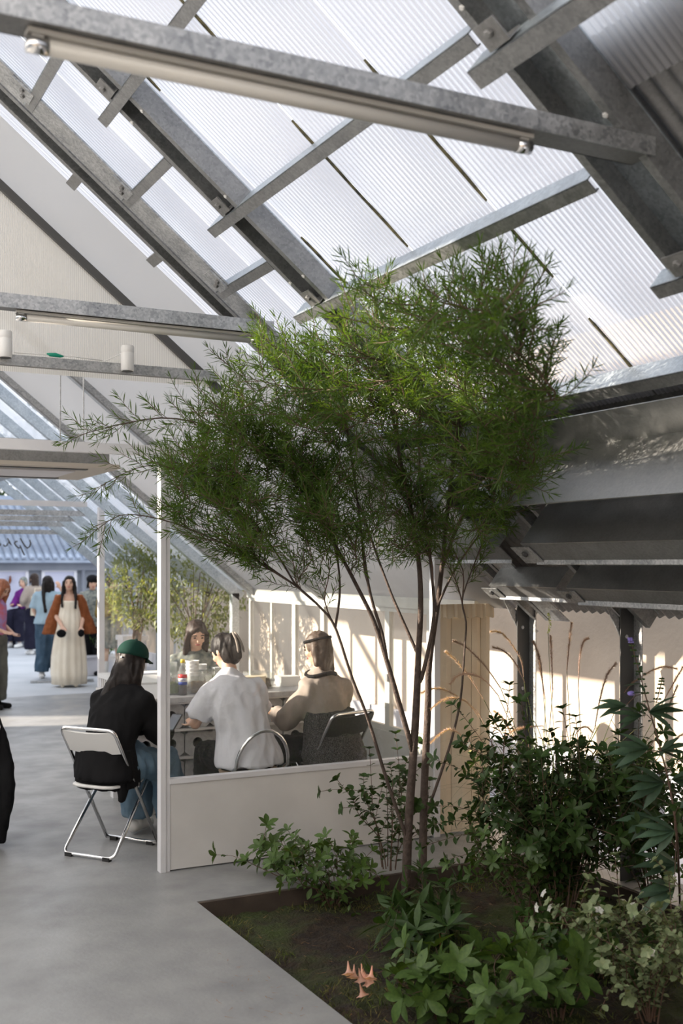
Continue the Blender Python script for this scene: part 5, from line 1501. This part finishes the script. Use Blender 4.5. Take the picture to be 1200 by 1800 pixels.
# ---- shrubs and herbs in the bed
def shrub(name, label, base, cat='plant', stems=8, h=.5, spread=.25, kind='oval', m='leaf_mid', L=.06, step=.045, whorl=2, tip=5, lean=(0, 0), side=2, limit=300, up=.4, stem_r=.004, bare=.15, jitter=.25, flowers=(), seed=1, group=None):
    random.seed(seed)
    t = thing(name, label, cat, base, group)
    leaves = []
    ends = []
    for s in range(stems):
        a = 2 * math.pi * (s + rnd(-.4, .4)) / stems; k = math.sqrt(rnd(.05, 1))
        off = V((math.cos(a) * spread * k + lean[0], math.sin(a) * spread * k + lean[1], h * rnd(.65, 1.0) * (1 - .25 * k)))
        b = V(base) + V((math.cos(a), math.sin(a), 0)) * .05 * rnd(0, 1)
        pts = curve([b, b + V((off.x * .25, off.y * .25, off.z * .5)) + rdir() * .02, b + off * .82 + rdir() * .02, b + off], 8)
        MB().tube(pts, [stem_r * (1 - .65 * i / 8) for i in range(9)], 5, 0, False).build('stem', M['twig'], t)
        paths = [pts]
        for q in range(side):
            i = random.randint(3, 7); d = (pts[i] - pts[i - 1]).normalized()
            e = pts[i] + (d * .6 + rdir() * .8 + V((0, 0, .2))).normalized() * rnd(.10, .22) * (h / .6 + .4)
            sp_ = curve([pts[i], pts[i].lerp(e, .5) + V((0, 0, .015)), e], 4)
            MB().tube(sp_, [stem_r * .4] * 5, 4, 0, False).build('stem', M['twig'], t)
            paths.append(sp_)
        for pi, pp in enumerate(paths):
            Lp = sum((pp[i + 1] - pp[i]).length for i in range(len(pp) - 1))
            n = max(2, int(Lp / step)); ph = rnd(0, 6)
            for q in range(n):
                tt_ = (bare if pi == 0 else .05) + (1 - (bare if pi == 0 else .05)) * q / n
                x = tt_ * (len(pp) - 1); i = min(int(x), len(pp) - 2)
                p = pp[i].lerp(pp[i + 1], x - i); d = (pp[i + 1] - pp[i]).normalized(); ph += 1.9
                for w_ in range(whorl):
                    aa = ph + w_ * 2 * math.pi / whorl
                    x_ = d.orthogonal().normalized(); o = x_ * math.cos(aa) + d.cross(x_) * math.sin(aa)
                    leaves.append(leaf_frame(p, o + d * up + rdir() * jitter, V((0, 0, 1)) + rdir() * .35, L * rnd(.6, 1.1)))
            d = (pp[-1] - pp[-2]).normalized(); x_ = d.orthogonal().normalized(); y_ = d.cross(x_); ph = rnd(0, 6)
            for w_ in range(tip):
                aa = ph + w_ * 2 * math.pi / tip; o = x_ * math.cos(aa) + y_ * math.sin(aa)
                leaves.append(leaf_frame(pp[-1], o + d * .55 + rdir() * .15, d, L * rnd(.75, 1.15)))
            ends.append((pp[-1], d))
    put_leaves(leaves, kind, m, t, limit)
    for fm, fr, cnt, fl in flowers:
        for q in range(cnt):
            p, d = random.choice(ends); p = p + rdir() * fl + V((0, 0, fr))
            mb = MB()
            for k in range(5):
                a = 2 * math.pi * k / 5; x_ = d.orthogonal().normalized(); o = x_ * math.cos(a) + d.cross(x_) * math.sin(a); s_ = d.cross(o)
                mb.add([p, p + o * fr * .6 + s_ * fr * .4 + d * fr * .3, p + o * fr + d * fr * .15, p + o * fr * .6 - s_ * fr * .4 + d * fr * .3], [(0, 1, 2, 3)])
            mb.build('flower', M[fm], t)
    return t
SZ = -.085
def bedp(u, v): return at(u, v, Z=SZ)
shrub('low_shrub', 'low mid-green leafy shrub at the back left of the mossy bed', bedp(585, 1592), stems=16, h=.38, spread=.27, L=.062, step=.05, lean=(-.06, 0), side=2, seed=3, m='leaf_mid')
shrub('low_shrub', 'low pale-tipped shrub leaning out over the left end of the bed', bedp(520, 1566), stems=7, h=.36, spread=.16, L=.075, step=.06, lean=(-.14, 0), side=1, seed=5, m='leaf_mid', tip=6)
shrub('upright_shrub', 'thin upright shrub with small rounded dark leaves left of the trunks', bedp(682, 1552), stems=9, h=.80, spread=.24, L=.05, step=.055, side=2, seed=8, m='leaf_dark', kind='round', bare=.2)
shrub('lance_leaf_plant', 'plant of long narrow drooping leaves at the foot of the trunks', bedp(748, 1660), stems=14, h=.20, spread=.20, L=.15, step=.05, side=0, seed=4, m='leaf_dark', kind='lance', whorl=2, tip=4, up=.3)
shrub('lance_leaf_plant', 'smaller narrow-leaved plant right behind the two trunks', bedp(762, 1612), stems=8, h=.26, spread=.18, L=.11, step=.06, side=0, seed=14, m='leaf_dark', kind='lance')
bt = at(770, 1635, Z=.05)
wl_ = thing('withered_leaf', 'single brown withered leaf hanging below the trunks', 'leaf', bt)
o = link('leaf', leaf_mesh('lance', 'leaf_brown')[0]); o.matrix_basis = leaf_frame(bt, (.1, -.2, -1), (1, -1, 0), .12); adopt(o, wl_)
shrub('big_shrub', 'large dense dark green shrub with a few white flowers right of the trunks', bedp(985, 1655), stems=30, h=1.12, spread=.46, L=.058, step=.040, side=5, seed=6, m='leaf_dark', kind='oval', tip=5, whorl=2, flowers=(('petal_white', .016, 14, .05),), bare=.22)
shrub('big_shrub', 'mid-green leafy shrub in front of the large dark one', bedp(925, 1640), stems=14, h=.62, spread=.30, L=.055, step=.045, side=3, seed=16, m='leaf_mid', kind='oval', tip=5)
shrub('corner_shrub', 'dark shrub filling the right edge of the bed under the purple spike', bedp(1150, 1620), stems=20, h=.95, spread=.40, L=.065, step=.045, side=4, seed=9, m='leaf_dark', kind='oval')
shrub('oval_leaf_plant', 'bright oval-leaved plant in the foreground below the dark shrub', bedp(850, 1800), stems=11, h=.34, spread=.26, L=.105, step=.085, side=1, seed=11, m='leaf_mid', kind='oval', tip=6, whorl=2)
shrub('oval_leaf_plant', 'oval-leaved foreground plant beside the pink trumpet flowers', bedp(775, 1790), stems=9, h=.26, spread=.20, L=.095, step=.08, side=1, seed=12, m='leaf_mid', kind='oval', tip=5)
shrub('oval_leaf_plant', 'foreground plant with a whorl of broad pale leaves below the dark shrub', bedp(985, 1790), stems=9, h=.36, spread=.24, L=.12, step=.09, side=0, seed=13, m='leaf_mid', kind='oval', tip=6)
shrub('variegated_plant', 'pale variegated small-leaved plant with white flowers in the bottom right corner', bedp(1140, 1795), stems=16, h=.55, spread=.30, L=.034, step=.030, side=3, seed=17, m='leaf_pale', kind='round', flowers=(('petal_white', .022, 16, .04),))
shrub('ground_cover', 'dark leafy ground cover between the foreground plants and the dark shrub', bedp(1040, 1715), stems=22, h=.30, spread=.42, L=.06, step=.05, side=1, seed=18, m='leaf_dark', kind='oval')
shrub('seedling', 'tiny seedling with four leaves near the sharp corner of the bed', bedp(392, 1592), stems=3, h=.05, spread=.03, L=.05, step=.2, side=0, tip=3, whorl=1, seed=19, m='leaf_mid', stem_r=.002)

# pink trumpet flowers hanging on an arched stalk
random.seed(30)
fb = at(705, 1640, Z=SZ)
fp = thing('trumpet_flower', 'salmon pink trumpet flowers hanging from an arched stalk over the moss', 'flower', fb)
cv = curve([fb, fb + V((-.03, -.02, .14)), at(690, 1635, D=4.95), at(660, 1660, D=4.78), at(640, 1678, D=4.70)], 12)
MB().tube(cv, .0022, 5).build('stalk', M['grass'], fp, True)
for u, v in ((612, 1698), (622, 1704), (632, 1710), (642, 1716), (653, 1706), (636, 1702), (634, 1736)):
    c = at(u, v, D=4.70 + rnd(-.03, .03)); d = V((rnd(-.4, .4), rnd(-.5, -.1), -.8)).normalized()
    MB().tube([cv[-1], cv[-1].lerp(c, .5) + V((0, 0, .015)), c - d * .02], .0013, 4).build('stalk', M['grass'], fp)
    x_ = d.orthogonal().normalized(); y_ = d.cross(x_)
    rings = [[c + d * t + (x_ * math.cos(2 * math.pi * i / 10) + y_ * math.sin(2 * math.pi * i / 10)) * (r + (.006 * math.cos(5 * 2 * math.pi * i / 10) if k == 4 else 0)) for i in range(10)] for k, (t, r) in enumerate(((-.02, .002), (-.005, .004), (.015, .008), (.028, .016), (.034, .026)))]
    MB().loft(rings, False).build('petal_trumpet', M['petal_pink'], fp, True)

# fountain grass: arching stalks with bristly plumes
random.seed(41)
gb = V((3.93, 4.98, SZ))
gr = thing('fountain_grass', 'fountain grass clump with arching pinkish bristle plumes', 'grass', gb)
PL = [[(797, 1127), (817, 1136), (850, 1168), (880, 1210)], [(783, 1146), (800, 1160), (825, 1190), (850, 1230)], [(791, 1202), (803, 1188), (822, 1184), (850, 1194), (875, 1222)],
      [(740, 1218), (757, 1211), (775, 1211), (800, 1222), (838, 1250), (855, 1285)], [(757, 1246), (775, 1232), (795, 1227), (820, 1234), (842, 1262)], [(757, 1305), (770, 1292), (787, 1282), (808, 1290), (835, 1320)],
      [(862, 1110), (880, 1112), (897, 1130), (915, 1160), (920, 1190)], [(866, 1138), (885, 1144), (905, 1165), (922, 1200)], [(937, 1128), (942, 1140), (950, 1165), (955, 1223)], [(945, 1150), (950, 1180), (958, 1230)],
      [(967, 1118), (969, 1150), (971, 1215)], [(1033, 1122), (1024, 1130), (1018, 1160), (1016, 1210)], [(1004, 1095), (1000, 1130), (996, 1180)], [(1082, 1166), (1066, 1188), (1054, 1230), (1045, 1280)],
      [(1189, 1176), (1165, 1172), (1135, 1184), (1108, 1204), (1088, 1230)], [(1200, 1172), (1185, 1198), (1168, 1228)], [(1041, 1287), (1031, 1278), (1020, 1280), (1012, 1290)], [(880, 1300), (900, 1285), (925, 1278), (955, 1276)],
      [(1200, 1290), (1185, 1300), (1170, 1315)], [(1190, 1205), (1178, 1235), (1165, 1270)], [(868, 1250), (885, 1265), (905, 1300)]]
for k, pl in enumerate(PL):
    D = 6.25 + .25 * math.sin(k * 2.3)
    pw = [at(u, v, D=D) for u, v in pl]
    n = 14; cv = curve(pw, n)
    b = gb + V((rnd(-.12, .12), rnd(-.12, .12), 0))
    st_ = curve([b, b.lerp(cv[-1], .5) + V((0, 0, .10)), cv[-1]], 8)
    MB().tube(st_ + cv[::-1][1:], .0018, 4).build('stalk', M['grass'], gr)
    mb = MB()
    Lt = sum((cv[i + 1] - cv[i]).length for i in range(n)); cnt = int(Lt * 1500)
    for q in range(cnt):
        t = q / cnt * n; i = min(int(t), n - 1); p = cv[i].lerp(cv[i + 1], t - i); tn = (cv[i] - cv[i + 1]).normalized()
        o = rdir(); o = (o - tn * o.dot(tn)).normalized(); env = .35 + .65 * math.sin(math.pi * min(1, (q / cnt) * 1.0 + .12)) ** .6
        e = p + (tn * .7 + o * .8).normalized() * rnd(.016, .032) * env; s_ = tn.cross(o) * .0015
        mb.add([p - s_, p + s_, e], [(0, 1, 2)])
    mb.tube(cv, [.0028 * (.5 + .5 * math.sin(math.pi * i / n)) + .0006 for i in range(n + 1)], 5)
    mb.build('plume', M['plume'], gr)
cv = curve([at(963, 1078, D=6.2), at(967, 1095, D=6.2), at(963, 1112, D=6.2)], 6)
mb = MB()
for q in range(60):
    p = cv[q % 6].lerp(cv[q % 6 + 1], rnd(0, 1)); mb.sphere(p + rdir() * .006, .003, 5, 3)
mb.build('pale_spike', M['plume_pale'], gr)
MB().tube(curve([gb + V((.05, -.05, 0)), gb.lerp(cv[-1], .6) + V((0, 0, .1)), cv[-1]], 8), .0015, 4).build('stalk', M['grass'], gr)
for q in range(150):
    a = rnd(0, 2 * math.pi); r0 = rnd(0, .12); b = gb + V((math.cos(a) * r0, math.sin(a) * r0, 0)); Lb = rnd(.5, 1.25); sp_ = rnd(.1, .55)
    o = V((math.cos(a), math.sin(a), 0))
    cv = curve([b, b + o * sp_ * .3 + V((0, 0, Lb * .6)), b + o * sp_ + V((0, 0, Lb * .8)), b + o * sp_ * 1.7 + V((0, 0, Lb * rnd(.45, .75)))], 7)
    s_ = V((-o.y, o.x, 0)); wd = rnd(.003, .006)
    vs = []
    for i, p in enumerate(cv): w_ = wd * (1 - (i / 7) ** 2); vs += [p - s_ * w_, p + s_ * w_]
    MB().add(vs, [(2 * i, 2 * i + 1, 2 * i + 3, 2 * i + 2) for i in range(7)]).build('blade', M['grass'], gr)

# chaste-tree spike with purple flowers and large grey-green leaves at the right edge
random.seed(52)
vb = at(1195, 1600, Z=SZ)
vx = thing('purple_spike_plant', 'tall grey-green plant with a purple flower spike at the right edge', 'plant', vb)
DV = 5.0
main = curve([vb, at(1190, 1480, D=DV), at(1178, 1390, D=DV), at(1160, 1315, D=DV), at(1143, 1255, D=DV), at(1128, 1200, D=DV), at(1112, 1140, D=DV), at(1106, 1120, D=DV)], 24)
MB().tube(main, [.006 * (1 - .75 * i / 24) for i in range(25)], 6).build('stem', M['twig'], vx, True)
def spike(cv, i0, n, purple):
    for q in range(n):
        t = i0 + (len(cv) - 1 - i0) * q / n; i = min(int(t), len(cv) - 2); p = cv[i].lerp(cv[i + 1], t - i); f = q / n
        mb = MB()
        for k in range(7):
            a = 2 * math.pi * k / 7 + q; o = V((math.cos(a), math.sin(a), .1)); mb.sphere(p + o * .012 * (1.2 - .6 * f), (.005, .005, .004), 6, 4)
        mb.build('flower_whorl', M['petal_purple'] if f > purple else M['leaf_dark'], vx, True)
spike(main, 16, 11, .72)
s2_ = curve([main[12], at(1150, 1250, D=DV), at(1160, 1210, D=DV), at(1163, 1190, D=DV)], 10)
MB().tube(s2_, .002, 5).build('stem', M['twig'], vx, True); spike(s2_, 5, 6, .9)
c = at(1109, 1219, D=DV); MB().sphere(c, (.02, .015, .012), 8, 5).build('flower_whorl', M['petal_purple'], vx, True)
pv = Matrix.Translation(-vb)
lv = []
for u, v, dx, dz, L, n in ((1128, 1258, -1, .05, .17, 4), (1140, 1252, 1, .15, .17, 5), (1122, 1235, .3, -.2, .08, 3), (1140, 1315, -1, .1, .19, 4), (1160, 1320, .9, .2, .15, 4), (1165, 1375, -1, -.05, .20, 5), (1180, 1370, .9, .1, .18, 4),
                           (1150, 1440, -1, .1, .18, 5), (1185, 1460, -1, -.1, .19, 5), (1190, 1520, -1, .05, .2, 5), (1185, 1560, -1, -.2, .2, 5), (1195, 1420, .8, .3, .16, 4), (1100, 1240, -1, .0, .15, 3), (1120, 1330, -1, -.1, .14, 3)):
    p = at(u, v, D=DV + rnd(-.25, .25))
    rt = V((_cy, -_sy, 0)); toc = V((-_sy, -_cy, 0))
    near = min(main, key=lambda q: (q - p).length)
    MB().tube([near, near.lerp(p, .5) + V((0, 0, .015)), p], .0018, 4).build('stem', M['twig'], vx)
    for k in range(n):
        a = (k - (n - 1) / 2) * .42
        d = rt * dx * math.cos(a) + V((0, 0, 1)) * (dz + .75 * math.sin(a)) + toc * rnd(-.1, .5)
        lv.append(leaf_frame(p, d, V((0, 0, 1)) + toc * .5 + rdir() * .2, L * (1 - .25 * abs(a)) * rnd(.85, 1.1)))
for k in range(26):
    i = random.randint(4, 18); p = main[i]; d = rdir(); d.z = abs(d.z) * .3
    lv.append(leaf_frame(p, d, (0, 0, 1), rnd(.06, .10)))
put_leaves(lv, 'lance', 'leaf_grey', vx)

# moss tufts and litter on the bed
random.seed(61)
mb = MB()
for q in range(15000):
    x, y = rnd(BX0 + .03, BX1 - .05), rnd(3.0, BY1 - .05)
    if noise.noise(V((x * 2.2, y * 2.2, 9))) < -.05: continue
    z = -.085 + .03 * noise.noise(V((x * 3, y * 3, 0)))
    p = V((x, y, z - .01)); d = (V((0, 0, 1)) + rdir() * .9).normalized() * rnd(.015, .045); s_ = rdir() * .003
    mb.add([p - s_, p + s_, p + d], [(0, 1, 2)])
tag(mb.build('moss', M['moss']), 'short green and brown moss covering the soil of the bed', 'moss', kind='stuff')
mb = MB()
for q in range(260):
    x, y = rnd(BX0 + .03, BX1 - .05), rnd(3.2, BY1 - .05)
    z = -.06 + .035 * noise.noise(V((x * 3, y * 3, 0)))
    d = rdir(); d.z *= .15; d = d.normalized() * rnd(.02, .06); p = V((x, y, z + .006)); s_ = V((-d.y, d.x, 0)).normalized() * .0025
    mb.add([p - s_, p + s_, p + d], [(0, 1, 2)])
tag(mb.build('litter', M['leaf_brown']), 'thin dry leaf litter scattered over the moss', 'litter', kind='stuff')
mb = MB()
for q in range(60):
    p = at(rnd(380, 560), rnd(1600, 1790), Z=.002)
    if p.x > BX0 - .03: continue
    d = rdir(); d.z = 0; d = d.normalized() * rnd(.02, .05); s_ = V((-d.y, d.x, 0)).normalized() * .0015
    mb.add([p - s_, p + s_, p + d], [(0, 1, 2)])
tag(mb.build('litter', M['leaf_brown']), 'few dry needles lying on the concrete edge of the bed', 'litter', kind='stuff')

# ---- foliage beyond the glass
def leaf_ball(name, label, base, cen, rad, nl, L, m, kind='oval', seed=1, branches=14, cat='shrub', limit=300):
    random.seed(seed)
    t = thing(name, label, cat, base)
    cen = V(cen); b = V(base)
    for k in range(branches):
        d = rdir(); e = cen + V((d.x * rad[0], d.y * rad[1], abs(d.z) * rad[2])) * .8
        MB().tube(curve([b, b.lerp(cen, .6) + rdir() * .05, e], 6), [.02, .017, .013, .010, .007, .005, .003], 5, 0, False).build('branch', M['twig'], t)
    lv = []
    for q in range(nl):
        d = rdir(); r_ = rnd(.35, 1) ** .5
        w_ = 1 + .28 * noise.noise(d * 2.3 + V((seed, 0, 0)))
        p = cen + V((d.x * rad[0], d.y * rad[1], d.z * rad[2])) * r_ * w_
        if p.z < .05: continue
        lv.append(leaf_frame(p, rdir() + V((0, 0, -.2)), (0, 0, 1), L * rnd(.7, 1.3)))
    put_leaves(lv, kind, m, t, limit)
    return t
b0 = at(235, 1200, D=13.2); b0.z = 0
leaf_ball('olive_shrub', 'bushy olive-green shrub behind the glass at the white post', (b0.x, b0.y, 0.05), at(245, 1030, D=13.2), (.42, .45, .55), 2600, .055, 'leaf_far', seed=4)
b1 = at(345, 1200, D=12.6); b1.z = 0
leaf_ball('olive_shrub', 'bushy olive-green shrub behind the head of the facing person', (b1.x, b1.y, 0.0), at(345, 1045, D=12.6), (.55, .50, .62), 3000, .055, 'leaf_far', seed=7)
leaf_ball('yard_tree', 'dark tree crown showing above the tiled roof, left', (2.2, 33, 0), (2.2, 33, 4.9), (2.6, 1.6, 1.7), 1400, .28, 'leaf_dark', seed=11, cat='tree', limit=150)
leaf_ball('yard_tree', 'dark tree crown showing above the tiled roof, behind the glass post', (7.8, 34, 0), (7.8, 34, 4.6), (2.6, 1.6, 1.8), 1400, .28, 'leaf_dark', seed=12, cat='tree', limit=150)
QP = at(160, 1188, Z=0)
leaf_ball('clipped_plant', 'green plant in the grey planter behind the cream dress', QP + V((.2, .2, .3)), QP + V((.25, .2, .62)), (.3, .2, .32), 700, .06, 'leaf_mid', seed=13, limit=120, branches=6)
